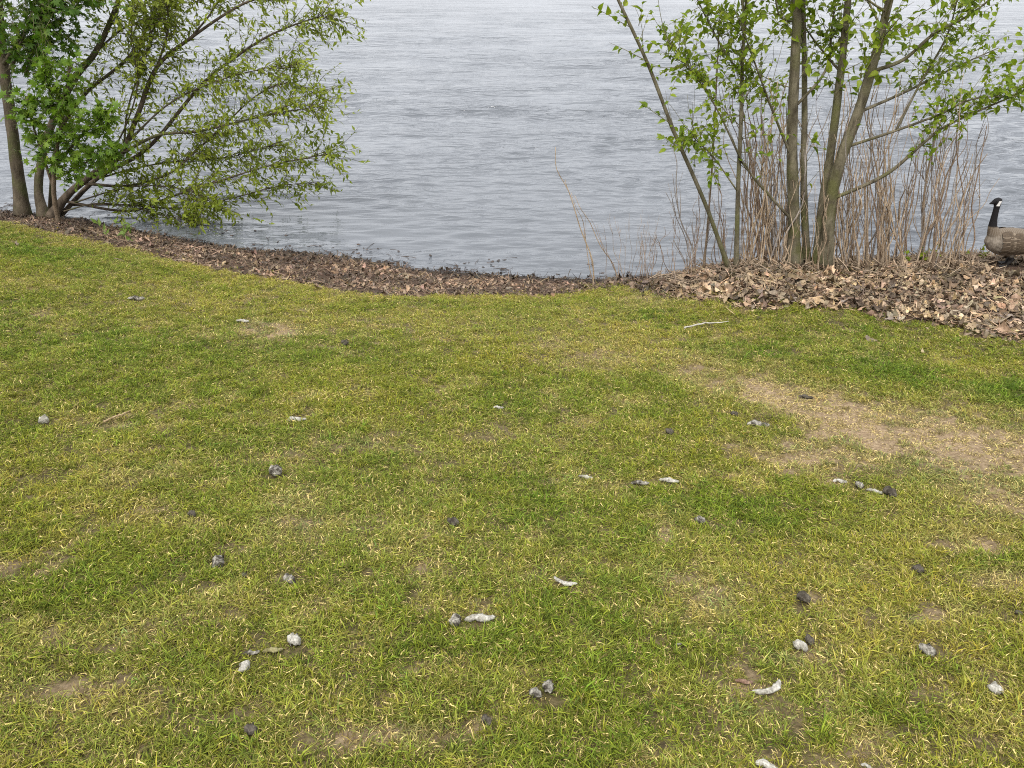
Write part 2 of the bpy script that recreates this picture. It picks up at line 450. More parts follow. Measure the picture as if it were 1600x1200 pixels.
gust = 0.3 + 1.4 * fbm(WX * .45, WY * 1.1, .55, 3, 61)
farw = sstep(12, 26, WY)
for k in range(70):
    if k < 52: lam = 0.15 * (0.6 / 0.15) ** wr.random(); slope = .043; th = R(90 + wr.normal(6, 21)); wgt = 1
    else: lam = 0.7 * (2.4 / 0.7) ** wr.random(); slope = .040; th = R(90 + wr.normal(6, 24)); wgt = .08 + .92 * farw
    kk = 2 * math.pi / lam
    amp = slope / kk
    kx, ky = kk * math.cos(th), kk * math.sin(th)
    filt = np.clip(1.7 - 3.4 * dyv * abs(math.sin(th)) / lam, 0, 1) * np.clip(1.7 - 3.4 * dxv * abs(math.cos(th)) / lam, 0, 1)
    sc_k = .5 if k < 52 else .15
    ph = kx * WX + ky * WY + wr.random() * 6.283 + 2.0 * vnoise(WX * sc_k, WY * sc_k * 2, k)
    WZ += amp * filt * wgt * np.sin(ph)
WZ = WATER + WZ * calm * gust
water = grid_obj('lake_water', WX, WY, WZ, mw)
water.name = 'water'
tag(water, kind='structure')
a = water.data.attributes.new('calm', 'FLOAT', 'POINT'); a.data.foreach_set('value', (calm * gust).astype(np.float32).ravel())

# ================================================================== GOOSE DROPPINGS: list first, the grass leaves room for them
# (px, py, width px, look, shape, angle, label)
DROPS = [
 (344, 876, 28, 'mixed', 'lump', 20, 'dark dropping with white streaked right side beside a small black crumb'),
 (383, 899, 13, 'dark', 'lump', 0, 'tiny black crumb of dropping between two larger half white lumps'),
 (453, 903, 25, 'mixed', 'lump', -10, 'half white half dark round dropping next to a tiny black crumb'),
 (431, 736, 27, 'mixed', 'lump', 10, 'dark grey flattened dropping with pale top on patchy straw and green lawn'),
 (300, 802, 18, 'dark', 'lump', 0, 'small blackish dropping sunk deep in the grass'),
 (213, 463, 24, 'mixed', 'long', 0, 'grey and white dropping near the litter edge on the left lawn'),
 (379, 499, 19, 'white', 'long', 5, 'small bright white dropping just above a brown bare scrape'),
 (71, 656, 19, 'white', 'lump', 0, 'pale whitish crumbled dropping in green grass beside a tan twig'),
 (464, 650, 28, 'white', 'long', -8, 'flat bright white dropping lying alone in yellowish grass'),
 (779, 634, 16, 'white', 'long', 0, 'thin small white dropping in the middle of the lawn'),
 (708, 816, 24, 'dark', 'lump', 0, 'brown flattened dropping in front of a bright green grass patch'),
 (881, 902, 38, 'white', 'curl', 25, 'thin crooked white dropping like a bent string'),
 (713, 967, 27, 'mixed', 'lump', 50, 'dark dropping with pale rim touching a long white one'),
 (750, 957, 50, 'white', 'long', -6, 'long wrinkled white dropping beside a dark rimmed lump'),
 (461, 997, 29, 'white', 'lump', -10, 'plump whitish oval dropping at the end of a broken trail'),
 (393, 1016, 28, 'mixed', 'long', -12, 'pale curled dropping with dark underside in a broken trail'),
 (427, 1011, 34, 'tan', 'long', -10, 'olive tan dropping segment linking two pale ones'),
 (382, 1042, 25, 'white', 'lump', 60, 'pale grey oval dropping standing just below the broken trail'),
 (394, 1137, 30, 'dark', 'lump', -15, 'flat dark grey dropping in deep green grass'),
 (836, 1084, 27, 'mixed', 'lump', 0, 'round dark grey dropping touching its paler twin'),
 (855, 1073, 27, 'mixed', 'lump', 30, 'paler grey dropping with cream rim touching its round dark twin'),
 (760, 1125, 24, 'dark', 'lump', 0, 'small slate grey dropping near the tan worn patch'),
 (1249, 1009, 27, 'white', 'lump', 0, 'chalky pale dropping leaning on a black lump'),
 (1264, 999, 21, 'dark', 'lump', 30, 'black round lump behind a chalky pale dropping'),
 (1254, 933, 28, 'dark', 'lump', 20, 'flat brown grey dropping alone in straw coloured grass'),
 (1447, 1013, 30, 'mixed', 'lump', 0, 'round black dropping with white mottled cap'),
 (1433, 889, 20, 'dark', 'lump', 0, 'small brown round dropping near the reddish bare scrape'),
 (1202, 1065, 56, 'white', 'curl', -22, 'long curved silvery white dropping shaped like a crescent'),
 (1162, 1061, 30, 'brown', 'long', 8, 'reddish brown flat dropping in line with a silvery crescent'),
 (1202, 1188, 54, 'white', 'long', 28, 'long ridged whitish dropping lying aslant, the largest white one'),
 (1552, 1074, 27, 'white', 'lump', 0, 'two toned pale crumbled dropping half hidden in green grass'),
 (1060, 1004, 14, 'white', 'long', -25, 'tiny white flake in straw coloured grass'),
 (1093, 811, 20, 'mixed', 'lump', 0, 'faint pale grey dropping sunk in yellow green grass'),
 (1000, 750, 28, 'mixed', 'long', 0, 'grey flattened dropping, the middle one of three in a row'),
 (1045, 746, 30, 'white', 'long', 10, 'pale grey pointed dropping, at the dry patch end of three in a row'),
 (915, 742, 22, 'white', 'long', 15, 'white bent dropping, at the green end of three in a row'),
 (1388, 769, 25, 'dark', 'lump', 20, 'brown grey knob at the end of a string of pale droppings'),
 (1366, 764, 24, 'white', 'long', 25, 'cream ridged dropping next to a brown grey knob'),
 (1342, 758, 16, 'mixed', 'lump', 20, 'small cream capped dark dropping in a string of four'),
 (1312, 748, 22, 'white', 'long', 5, 'pale grey coiled dropping at the far end of a string of four'),
 (1184, 656, 33, 'mixed', 'long', 5, 'dark grey dropping with pale tip at the edge of the dry patch'),
 (1258, 616, 22, 'dark', 'long', 8, 'shiny black dropping on the straw between dry patch and lush strip'),
 (1046, 674, 15, 'dark', 'lump', 0, 'small dark brown dropping left of the dry worn patch'),
 (1147, 647, 13, 'dark', 'lump', 0, 'tiny brown crumb near a grey dropping on the dry patch edge'),
 (1590, 958, 13, 'dark', 'lump', 0, 'tiny black crumb in shaggy green grass'),
 (1356, 1194, 26, 'white', 'long', 30, 'small pale dropping aslant in bright green grass'),
 (540, 536, 15, 'dark', 'lump', 0, 'small dark lump standing in for a hole in lush grass beyond the brown bare scrape'),  # dark lump added in place of a small hole in the turf
]
drop_pos = [ground_at(px, py + w * .3) for px, py, w, *_ in DROPS]
TWIGS = [((1068, 518), (1095, 511), (1138, 507), .0085, 'bleached whitish stick lying on the grass below the litter bank'),
         ((165, 666), (188, 656), (208, 648), .006, 'short tan twig in the grass beside a pale dropping')]

# ================================================================== GRASS
mgr, t, out = mat('grass_blades')
at1 = N(t, 'ShaderNodeAttribute', attribute_name='tint', attribute_type='INSTANCER')
at2 = N(t, 'ShaderNodeAttribute', attribute_name='br')
sb = N(t, 'ShaderNodeSeparateXYZ'); t.links.new(at2.outputs['Vector'], sb.inputs[0])
straw = mixc(t, sb.outputs[0], (.28, .20, .06), (.58, .47, .19))
c = mixc(t, sb.outputs[1], at1.outputs['Vector'], straw)
hv = mth(t, 'ADD', mth(t, 'MULTIPLY', mth(t, 'POWER', sb.outputs[0], 1.7), 1.3), .42)
cc = N(t, 'ShaderNodeCombineColor'); [t.links.new(hv, cc.inputs[i]) for i in range(3)]
c = mixc(t, 1.0, c, cc.outputs[0], 'MULTIPLY')
p = N(t, 'ShaderNodeBsdfPrincipled'); p.inputs['Roughness'].default_value = .6; p.inputs['Specular IOR Level'].default_value = .14
t.links.new(c, p.inputs['Base Color'])
tr = N(t, 'ShaderNodeBsdfTranslucent'); t.links.new(c, tr.inputs[0])
ms = N(t, 'ShaderNodeMixShader'); ms.inputs[0].default_value = .3
t.links.new(p.outputs[0], ms.inputs[1]); t.links.new(tr.outputs[0], ms.inputs[2]); t.links.new(ms.outputs[0], out.inputs[0])

def tuft(name, nb, h, lean, rad, straw_share, width=.0034):
    v, f, br = [], [], []
    for k in range(nb):
        a = random.uniform(0, 6.283); rr = rad * math.sqrt(random.random())
        b0 = np.array([rr * math.cos(a), rr * math.sin(a), -.004])
        az_ = random.uniform(0, 6.283); d = np.array([math.cos(az_), math.sin(az_), 0]); sd = np.array([-d[1], d[0], 0])
        H = h * random.uniform(.55, 1.2); ln = lean * random.uniform(.35, 1.4); w = width * random.uniform(.6, 1.2)
        dryb = random.random() < straw_share
        if dryb: H *= .6; ln *= 1.6; w *= .85
        tw = sd * math.cos(.5) + np.array([0, 0, 1]) * math.sin(random.uniform(-.6, .6))
        p1 = b0 + d * ln * H * .35 + np.array([0, 0, H * .62]); p2 = b0 + d * ln * H * 1.05 + np.array([0, 0, H * random.uniform(.75, 1.0)])
        if dryb or random.random() < .35: p2[2] = p1[2] * random.uniform(.5, 1.0)
        i = len(v)
        v += [b0 - sd * w * .4, b0 + sd * w * .4, p1 + tw * w * .5, p1 - tw * w * .5, p2]
        f += [(i, i + 1, i + 2, i + 3), (i + 3, i + 2, i + 4)]
        q = (random.random(), 1.0 if dryb else 0.0, 0)
        br += [q] * 5
    o = mesh_obj(name, v, f, mgr, link=False)
    a_ = o.data.attributes.new('br', 'FLOAT_VECTOR', 'POINT'); a_.data.foreach_set('vector', np.array(br, np.float32).ravel())
    return o
protos = [tuft('tuft_%02d' % i, 30, .028, 1.15, .03, .15) for i in range(4)] + \
         [tuft('tuft_%02d' % i, 28, .024, 1.45, .034, .40) for i in range(4, 7)] + \
         [tuft('tuft_%02d' % i, 18, .018, 1.7, .04, .85) for i in range(7, 10)] + \
         [tuft('tuft_%02d' % i, 20, .052, .65, .028, .08, .0036) for i in range(10, 12)]
xs, ys = [], []
for (y0, y1, dens) in ((.7, 3.2, 2300), (3.2, 5.2, 1600), (5.2, 8.6, 1050), (8.6, 12.2, 750)):
    xa, xb = -(y1 * .78 + 1.6), y1 * .78 + 1.6
    nn = int((xb - xa) * (y1 - y0) * dens)
    xs.append(rng.uniform(xa, xb, nn)); ys.append(rng.uniform(y0, y1, nn))
x = np.concatenate(xs); y = np.concatenate(ys)
bare, lush, dry, e = lawn_fields(x, y)
# thin grass creeping into the litter on the right
fringe = np.where((x > .8) & (x < 4.2), .22, .04)
keep = (rng.random(len(x)) < np.where(e > 0, 1 - .55 * bare, 0)) | ((e <= 0) & (e > -.35) & (rng.random(len(x)) < fringe)) | ((e > -.05) & (e <= .12) & (rng.random(len(x)) < .5))
_pj = project(x, y, height(x, y, False))
keep |= (np.exp(-((_pj[0] - 985) / 60) ** 2 - ((_pj[1] - 455) / 14) ** 2) > rng.random(len(x)) * 1.3) & (rng.random(len(x)) < .5)
keep |= (np.exp(-((_pj[0] - 1300) / 110) ** 2 - ((_pj[1] - 421) / 8) ** 2) > rng.random(len(x)) * 1.5) & (rng.random(len(x)) < .3)
clump = fbm(x, y, 13, 2, 121)
keep &= (rng.random(len(x)) < .48 + 1.1 * sstep(.28, .6, clump))
keep &= (shore(x) - y) > .3
x, y, bare, lush, dry, e, clump = [q[keep] for q in (x, y, bare, lush, dry, e, clump)]
near = np.full(len(x), 9.0)
for (dpx, dpy, dw, *_), dp in zip(DROPS, drop_pos):
    rad = .62 * dw / 2 / F * (dp[1] / CP + .3)
    near = np.minimum(near, np.hypot(x - dp[0], y - dp[1]) - rad)
ok = near > -.004
x, y, bare, lush, dry, e, near, clump = [q[ok] for q in (x, y, bare, lush, dry, e, near, clump)]
n = len(x)
u = rng.random(n)
idx = np.where(u < .25 + .8 * lush - .5 * dry, rng.integers(0, 4, n), rng.integers(4, 7, n))
idx = np.where(rng.random(n) < 1.3 * bare + .28 * dry * (1 - lush), rng.integers(7, 10, n), idx)
tall = (lush > .82) & (rng.random(n) < .14) & (near > .06)
idx = np.where(tall, rng.integers(10, 12, n), idx)
tc1 = np.array([.172, .198, .016]); tl = np.array([.100, .180, .010]); td = np.array([.31, .275, .058]); tb = np.array([.43, .35, .18])
tint = tc1 + (tl - tc1) * lush[:, None]
tint = tint + (td - tint) * (.75 * dry * (1 - .6 * lush))[:, None]
tint = tint + (tb - tint) * (.8 * bare)[:, None]
yel = fbm(x, y, .9, 2, 77)
tint = tint * (1 + np.stack([.35 * (yel - .5), .15 * (yel - .5), 0 * yel], -1)) * rng.uniform(.75, 1.25, n)[:, None]
tint *= np.stack([rng.normal(1, .1, n), np.ones(n), rng.normal(1, .1, n)], -1)
scl = rng.uniform(.75, 1.2, n) * (.93 + .07 * sstep(2.0, 4.5, y)) * (.72 + .56 * clump) * (1 + .12 * lush) * (1 + .10 * np.clip((y - 5) / 5, 0, 1)) * np.where(near < .035, .55, 1)
rot = np.stack([rng.normal(-.05, .12, n), rng.normal(0, .12, n), rng.uniform(0, 6.283, n)], -1)
grass = scatter('lawn_grass', np.stack([x, y, height(x, y)], -1), rot, scl, idx, np.clip(tint, .01, 1), protos)
tag(grass, 'short mown yellow green lawn grass with dry worn patches', 'grass')
print('grass tufts', n)

# ================================================================== LEAF LITTER
mlf, t, out = mat('dead_leaf')
at1 = N(t, 'ShaderNodeAttribute', attribute_name='tint', attribute_type='INSTANCER')
nl, rl = noise_ramp(t, 60, [(.3, (.65, .62, .6)), (.7, (1.25, 1.25, 1.25))], 4, posn(t))
c = mixc(t, 1.0, at1.outputs['Vector'], rl.outputs[0], 'MULTIPLY')
p = N(t, 'ShaderNodeBsdfPrincipled'); p.inputs['Roughness'].default_value = .6; p.inputs['Specular IOR Level'].default_value = .3
t.links.new(c, p.inputs['Base Color']); t.links.new(p.outputs[0], out.inputs[0])
def dead_leaf(name, seed, curl, wid, material, link=False):
    """curled dry leaf: a bent 5 x 5 patch with a ragged outline, unit length"""
    rs = random.Random(seed); v, f = [], []
    prof = rs.choice(([.05, .6, .95, 1.0, .8, .45, .04], [.06, .75, .5, 1.0, .55, .7, .05], [.1, .5, .8, 1.0, .9, .5, .03], [.05, .9, .65, .9, .5, .35, .03]))
    cx, cy, tw = curl * rs.uniform(.5, 1.3) * rs.choice((1, 1, -.6)), curl * rs.uniform(-.6, 1.3), rs.uniform(-.9, .9)
    for i in range(7):
        s_ = i / 6 - .5
        for j in range(5):
            q = (j / 4 - .5) * wid * prof[i] * (1 + rs.uniform(-.15, .15))
            x_ = s_ + rs.uniform(-.04, .04)
            z_ = cx * s_ * s_ * 1.7 + cy * q * q * 3.0 + tw * s_ * q * 1.5 + rs.uniform(-.015, .015) + (.03 if j in (1, 3) else 0)
            v.append((x_, q, z_))
    zmin = min(q[2] for q in v)
    v = [(a, b, c - zmin) for a, b, c in v]
    for i in range(6):
        for j in range(4):
            k = i * 5 + j; f.append((k, k + 1, k + 6, k + 5))
    return mesh_obj(name, v, f, material, smooth=True, link=link)
lp = [dead_leaf('leaf_%02d' % i, 40 + i, random.choice((.35, .7, 1.1)), random.choice((.5, .7, .9)), mlf) for i in range(10)]
# dead grass stems and twigs in the litter
def stem_proto(name, seed):
    rs = random.Random(seed)
    Pp = catmull([(-.5, 0, .02), (-.15, rs.uniform(-.1, .1), .06), (.2, rs.uniform(-.1, .1), .03), (.5, rs.uniform(-.2, .2), .05)], 2)
    v, f = tube(Pp, .02, .010, 4)
    return mesh_obj(name, v, f, mlf, link=False)
lp += [stem_proto('leaf_%02d' % i, i) for i in range(10, 13)]
x = rng.uniform(-10.5, 8.5, 120000); y = rng.uniform(5.0, 12.6, 120000)
e = lawn_d(x, y); d0 = shore(x) - y
right = sstep(.8, 2.2, x)
dens = sstep(.03, -.12, e) * sstep(-.06, .03, d0) + .05 * np.exp(-np.clip(e, 0, 9) / .15) * (e > 0) + .006 * np.exp(-np.clip(e, 0, 9) / .7) * (e > 0)
dens = dens * (.8 + .2 * right) * np.where(e < -.1, 1, 1)
k = rng.random(len(x)) < np.clip(dens, 0, 1) * .95
x, y, e, d0, right = [q[k] for q in (x, y, e, d0, right)]
n = len(x)
scl = np.clip(rng.lognormal(-3.2, .4, n), .016, .085) * (1 + .42 * right)
stem = rng.random(n) < .38
idx = np.where(stem, rng.integers(10, 13, n), rng.integers(0, 10, n))
scl = np.where(stem, rng.uniform(.07, .22, n), scl)
h0 = height(x, y)
zz = h0 + rng.uniform(0, .03, n) * sstep(.05, -.3, e) * (.5 + right)
base = np.array([.19, .132, .084]) + np.outer(right, np.array([.10, .078, .045]))
var = rng.random(n)
tint = base * (.3 + 1.35 * var ** 1.3)[:, None] * np.stack([rng.normal(1, .07, n), np.ones(n), rng.normal(1, .1, n)], -1)
tint = np.where((rng.random(n) < .05)[:, None], tint * 1.4 + .04, tint)
damp = fbm(x, y, 2.6, 3, 141)
tint = tint * (.62 + .7 * sstep(.35, .62, damp))[:, None]
wet = sstep(.42, .06, d0) * (1 - .6 * right)
tint = tint * (1 - .62 * wet)[:, None]
rot = np.stack([rng.normal(0, .38, n), rng.normal(0, .38, n), rng.uniform(0, 6.283, n)], -1)
# dead stems tangled along the crest of the right bank
nx_ = 5200
x2 = rng.uniform(1.6, 7.5, nx_); d2 = np.abs(rng.normal(.45, .35, nx_)) + .08
y2 = shore(x2) - d2
k2 = rng.random(nx_) < .25 + .75 * sstep(3.2, 5.2, x2)
x2, y2 = x2[k2], y2[k2]; n2_ = len(x2)
x = np.concatenate([x, x2]); y = np.concatenate([y, y2]); zz = np.concatenate([zz, height(x2, y2) + rng.uniform(.0, .05, n2_)])
rot = np.concatenate([rot, np.stack([rng.normal(0, .2, n2_), rng.normal(0, .45, n2_), rng.uniform(0, 6.283, n2_)], -1)])
scl = np.concatenate([scl, rng.uniform(.12, .36, n2_)]); idx = np.concatenate([idx, rng.integers(10, 13, n2_)])
tint = np.concatenate([tint, np.outer(rng.uniform(.5, 1.5, n2_), np.array([.27, .205, .14]))])
gk_ = ground_at(1566, 416)
far_ = np.hypot((x - gk_[0] - .05) * .7, y - gk_[1] + .12) > .22
x, y, zz, rot, scl, idx, tint = [q[far_] for q in (x, y, zz, rot, scl, idx, tint)]
n = len(x)
litter = scatter('leaf_litter', np.stack([x, y, zz], -1), rot, scl, idx, np.clip(tint, .008, 1), lp)
tag(litter, 'brown mat of dead leaves between the lawn and the lake', 'leaf litter')
print('litter', n)
# wet leaves and bits floating along the water's edge
lp2 = [dead_leaf('floating_%02d' % i, 140 + i, .08, .6, mlf) for i in range(4)] + [stem_proto('floating_%02d' % i, i) for i in range(4, 7)]
x = rng.uniform(-9, 1.5, 16000); off = rng.uniform(.0, .7, 16000)
cl = fbm(x, off, 2.4, 3, 91)
k = rng.random(16000) < np.exp(-off / .15) * .26 * sstep(.44, .62, cl) + .004 * sstep(.3, 0, off - .35)
x, off = x[k], off[k]; n = len(x)
idx = np.where(rng.random(n) < .55, rng.integers(0, 4, n), rng.integers(4, 7, n))
scl = np.where(idx < 4, rng.uniform(.03, .07, n), rng.uniform(.06, .2, n))
tint = np.outer(rng.uniform(.5, 1.8, n), np.array([.045, .032, .024]))
rot = np.stack([rng.normal(0, .05, n), rng.normal(0, .05, n), rng.uniform(0, 6.283, n)], -1)
fl = scatter('floating_leaf_debris', np.stack([x, shore(x) + off, np.full(n, WATER + .002)], -1), rot, scl, idx, tint, lp2)
tag(fl, 'dark wet leaves and stems floating along the shoreline', 'debris')

# the largest dead leaves on the right bank, each an object of its own
def dead_mat(name, c):
    return plain(name, c, .6, .35, 40)
dm = [dead_mat('dry_leaf_tan', (.31, .23, .14)), dead_mat('dry_leaf_brown', (.18, .115, .068)), dead_mat('dry_leaf_pale', (.38, .31, .22)), dead_mat('dry_leaf_grey', (.23, .185, .15))]
dproto = [dead_leaf('dead_leaf', 300 + i, random.choice((.5, .9, 1.3)), random.choice((.6, .8, .95)), dm[i % 4]) for i in range(12)]
cnt = 0; tries = 0
while cnt < 240 and tries < 9000:
    tries += 1
    xx, yy = random.uniform(1.5, 6.6), random.uniform(5.4, 8.0)
    ee = float(lawn_d(np.array([xx]), np.array([yy]))[0])
    if math.hypot(xx - gk_[0], yy - gk_[1]) < .45: continue
    if ee > -.03 or random.random() < (-ee) / 1.7: continue
    pr = random.choices(dproto, weights=[4, 3, 1, 1] * 3)[0]
    o = pr.copy(); o.name = 'dead_leaf'; COL.objects.link(o)
    s_ = random.uniform(.05, .1)
    o.scale = (s_, s_, s_); o.location = (xx, yy, float(height(np.array([xx]), np.array([yy]))[0]) + random.uniform(.008, .032))
    o.rotation_euler = (random.gauss(-.15, .32), random.gauss(0, .32), random.uniform(0, 6.283))
    tag(o, 'large curled dry leaf lying loose on top of the leaf litter bank', 'dead leaf', 'large dead leaves on the litter bank')
    o['label'] = {'dry_leaf_tan': 'large tan curled dry leaf lying loose on the leaf litter bank', 'dry_leaf_brown': 'large dark brown dry leaf lying loose on the leaf litter bank', 'dry_leaf_pale': 'large pale cream dry leaf lying loose on the leaf litter bank', 'dry_leaf_grey': 'large greyish dry leaf lying loose on the leaf litter bank'}[o.data.materials[0].name]
    cnt += 1
for pr in dproto: bpy.data.objects.remove(pr)

# ================================================================== DROPPINGS AND STICKS
def drop_material(name, lo, hi, thr0, thr1):
    m, t, out = mat(name)
    o_ = objc(t)
    n, r = noise_ramp(t, 34, [(thr0, lo), (thr1, hi)], 5, o_, .6)
    n2, r2 = noise_ramp(t, 150, [(.3, (.6, .6, .6)), (.7, (1.2, 1.2, 1.2))], 4, o_)
    c = mixc(t, 1.0, r.outputs[0], r2.outputs[0], 'MULTIPLY')
    p = N(t, 'ShaderNodeBsdfPrincipled'); p.inputs['Roughness'].default_value = .85; p.inputs['Specular IOR Level'].default_value = .1
    t.links.new(c, p.inputs['Base Color'])
    b = N(t, 'ShaderNodeBump'); b.inputs['Distance'].default_value = .004; b.inputs['Strength'].default_value = .9
    t.links.new(n2.outputs['Fac'], b.inputs['Height']); t.links.new(b.outputs[0], p.inputs['Normal']); t.links.new(p.outputs[0], out.inputs[0])
    return m
DM = {'dark': drop_material('dropping_dark', (.045, .037, .027), (.17, .148, .115), .38, .70),
      'mixed': drop_material('dropping_mixed', (.06, .052, .04), (.45, .42, .35), .42, .62),
      'white': drop_material('dropping_white', (.17, .155, .115), (.50, .475, .41), .33, .58),
      'tan': drop_material('dropping_tan', (.16, .14, .06), (.32, .29, .15), .35, .65),
      'brown': drop_material('dropping_brown', (.14, .08, .055), (.30, .2, .14), .35, .65)}
def dropping(px, py, w, look, shape, ang, label, base):
    dist = base[1] / CP + .25
    L_ = w / F * dist * {'lump': 1.16, 'long': 1.12, 'curl': 1.08}[shape]
    v, f = [], []
    if shape == 'lump': pts = [(-.34, 0, 0), (-.12, .05, .03), (.14, -.03, .02), (.34, .02, 0)]; rad = .31
    elif shape == 'long': pts = [(-.46, 0, 0), (-.15, .06, .02), (.16, -.05, .03), (.46, .05, 0)]; rad = .125
    else: pts = [(-.5, .16, 0), (-.25, -.02, .01), (.08, -.08, .02), (.32, .02, .02), (.5, .2, 0)]; rad = .10
    if L_ < .03: rad *= 1.25
    Pp = catmull(np.array(pts) * L_, 5); n_ = len(Pp)
    T = np.gradient(Pp, axis=0); T /= np.linalg.norm(T, axis=1)[:, None]
    sides = 10
    ph = [random.uniform(0, 6.28) for _ in range(4)]
    for i in range(n_):
        s_ = i / (n_ - 1)
        env = max(0.02, (1 - abs(2 * s_ - 1) ** 2.6)) ** .5
        rr0 = rad * L_ * env * (1 + .13 * math.sin(s_ * 13 + ph[0]) + .1 * math.sin(s_ * 27 + ph[1]))
        sd = np.array([-T[i][1], T[i][0], 0])
        for k in range(sides):
            a_ = 6.283 * k / sides
            rr = rr0 * (1 + .14 * math.sin(3 * a_ + ph[2] + s_ * 9) + .1 * math.sin(5 * a_ + ph[3] - s_ * 14) + random.uniform(-.12, .12))
            v.append(Pp[i] + sd * rr * math.cos(a_) + np.array([0, 0, rr * .76 * math.sin(a_)]))
    for i in range(n_ - 1):
        for k in range(sides):
            k2 = (k + 1) % sides
            f.append((i * sides + k, i * sides + k2, (i + 1) * sides + k2, (i + 1) * sides + k))
    f.append(tuple(range(sides))[::-1]); f.append(tuple((n_ - 1) * sides + k for k in range(sides)))
    v = np.array(v); v[:, 2] -= v[:, 2].min()
    v += 0
    o = mesh_obj('goose_dropping', v, f, DM[look], smooth=True)
    gz = float(height(np.array([base[0]]), np.array([base[1]]))[0])
    sink = .3 if 'sunk' in label else 1
    o.location = (base[0], base[1], gz + .003 * sink - (.006 if 'sunk' in label or 'faint' in label else 0))
    o.rotation_euler = (-R(9), 0, R(-ang) + (R(180) if random.random() < .5 and shape != 'curl' else 0))
    tag(o, label, 'dropping', 'goose droppings on the lawn')
for args, bp in zip(DROPS, drop_pos): dropping(*args, bp)

m_bleach = bark_material('bleached_wood', (.33, .29, .22), (.58, .55, .48), None, 30)
m_twig_tan = bark_material('tan_twig', (.30, .2, .1), (.5, .38, .22), None, 30)
for (a_, b_, c_, rad, label), mm in zip(TWIGS, (m_bleach, m_twig_tan)):
    pts = [ground_at(*q) + np.array([0, 0, .03]) for q in (a_, b_, c_)]
    Cs = catmull(pts, 6); Cs += np.array([[random.gauss(0, rad * .5), random.gauss(0, rad * .5), random.gauss(0, rad * .3)] for _ in Cs])
    v, f = tube(Cs, rad, rad * .45, 7, wob=.25)
    ctr = v.mean(0); o = mesh_obj('fallen_stick', v - ctr, f, mm, smooth=True); o.location = ctr
    tag(o, label, 'stick')

# ================================================================== TREES AND SHRUBS
M_bark_grey = bark_material('bark_olive_grey', (.045, .036, .022), (.20, .175, .115), (.11, .108, .042))
M_bark_dark = bark_material('bark_dark', (.045, .034, .024), (.13, .10, .07), None)
M_bark_left = bark_material('bark_left', (.05, .038, .026), (.13, .105, .07), (.075, .078, .03))
M_twig = bark_material('twig_brown', (.10, .07, .045), (.22, .165, .11), None, 25)
M_twig_olive = bark_material('twig_olive', (.13, .12, .06), (.23, .21, .11), None, 25)
M_stalk = bark_material('dry_stalk', (.24, .17, .11), (.50, .39, .27), None, 18)
M_stalk_red = bark_material('red_brown_stalk', (.19, .13, .09), (.37, .27, .19), None, 18)
M_stalk_grey = bark_material('grey_dead_stalk', (.2, .17, .15), (.42, .37, .32), None, 18)
M_leaf_r = leaf_material('spring_leaf', [(.09, .15, .010), (.175, .245, .016), (.30, .345, .035)], 7)
M_leaf_w = leaf_material('willow_leaf', [(.11, .15, .012), (.19, .235, .02), (.29, .32, .045)], 6)
M_leaf_m = leaf_material('maple_leaf', [(.075, .145, .013), (.13, .22, .022), (.21, .30, .035)], 5)
M_leaf_d = leaf_material('dark_green_leaf', [(.04, .09, .008), (.07, .14, .012), (.14, .18, .018)], 5)  # darker green foliage colour of the slender tree

def limb(mb, pts, r0, r1, sides=6, flare=0, n=6, wob=.05):
    C = catmull(pts, n); v, f = tube(C, r0, r1, sides, flare, wob); mb.add(v, f); return C
def leaf_frame(d):
    up = rand_unit((0, -.35, .9), .75)
    return orient(d, up)
class Foliage:
    """leaves of one plant: the merged rest plus a few hundred single leaf parts"""
    def __init__(s, kind, material): s.sh, s.fc = leaf_shape(kind); s.items = []; s.m = material
    def put(s, p, d, size): s.items.append((np.asarray(p, float), leaf_frame(d), size))
    def build(s, parent, singles, name='leaf', rest='foliage'):
        items = s.items
        inview = [i for i, (p, _, z) in enumerate(items) if 0 < project(p[0], p[1], p[2])[1] < 470 and -20 < project(p[0], p[1], p[2])[0] < 1620]
        inview.sort(key=lambda i: -items[i][2] / items[i][0][1])
        one = set(inview[:singles])
        base = None
        for i in inview[:singles]:
            p, M3, z = items[i]
            if base is None: base = mesh_obj(name, s.sh, s.fc, s.m, None, True, False).data
            o = bpy.data.objects.new(name, base); COL.objects.link(o); o.parent = parent
            M4 = Matrix.Identity(4)
            for r_ in range(3):
                for c_ in range(3): M4[r_][c_] = M3[r_][c_] * z
                M4[r_][3] = p[r_] - parent.location[r_]
            o.matrix_basis = M4
        mb = MB()
        for i, (p, M3, z) in enumerate(items):
            if i in one: continue
            mb.add(p + (s.sh * z * np.array([1, random.uniform(.8, 1.2), random.uniform(.4, 2)])) @ M3.T, s.fc)
        if mb.n: mb.build(rest, s.m, parent, True, 'stuff')
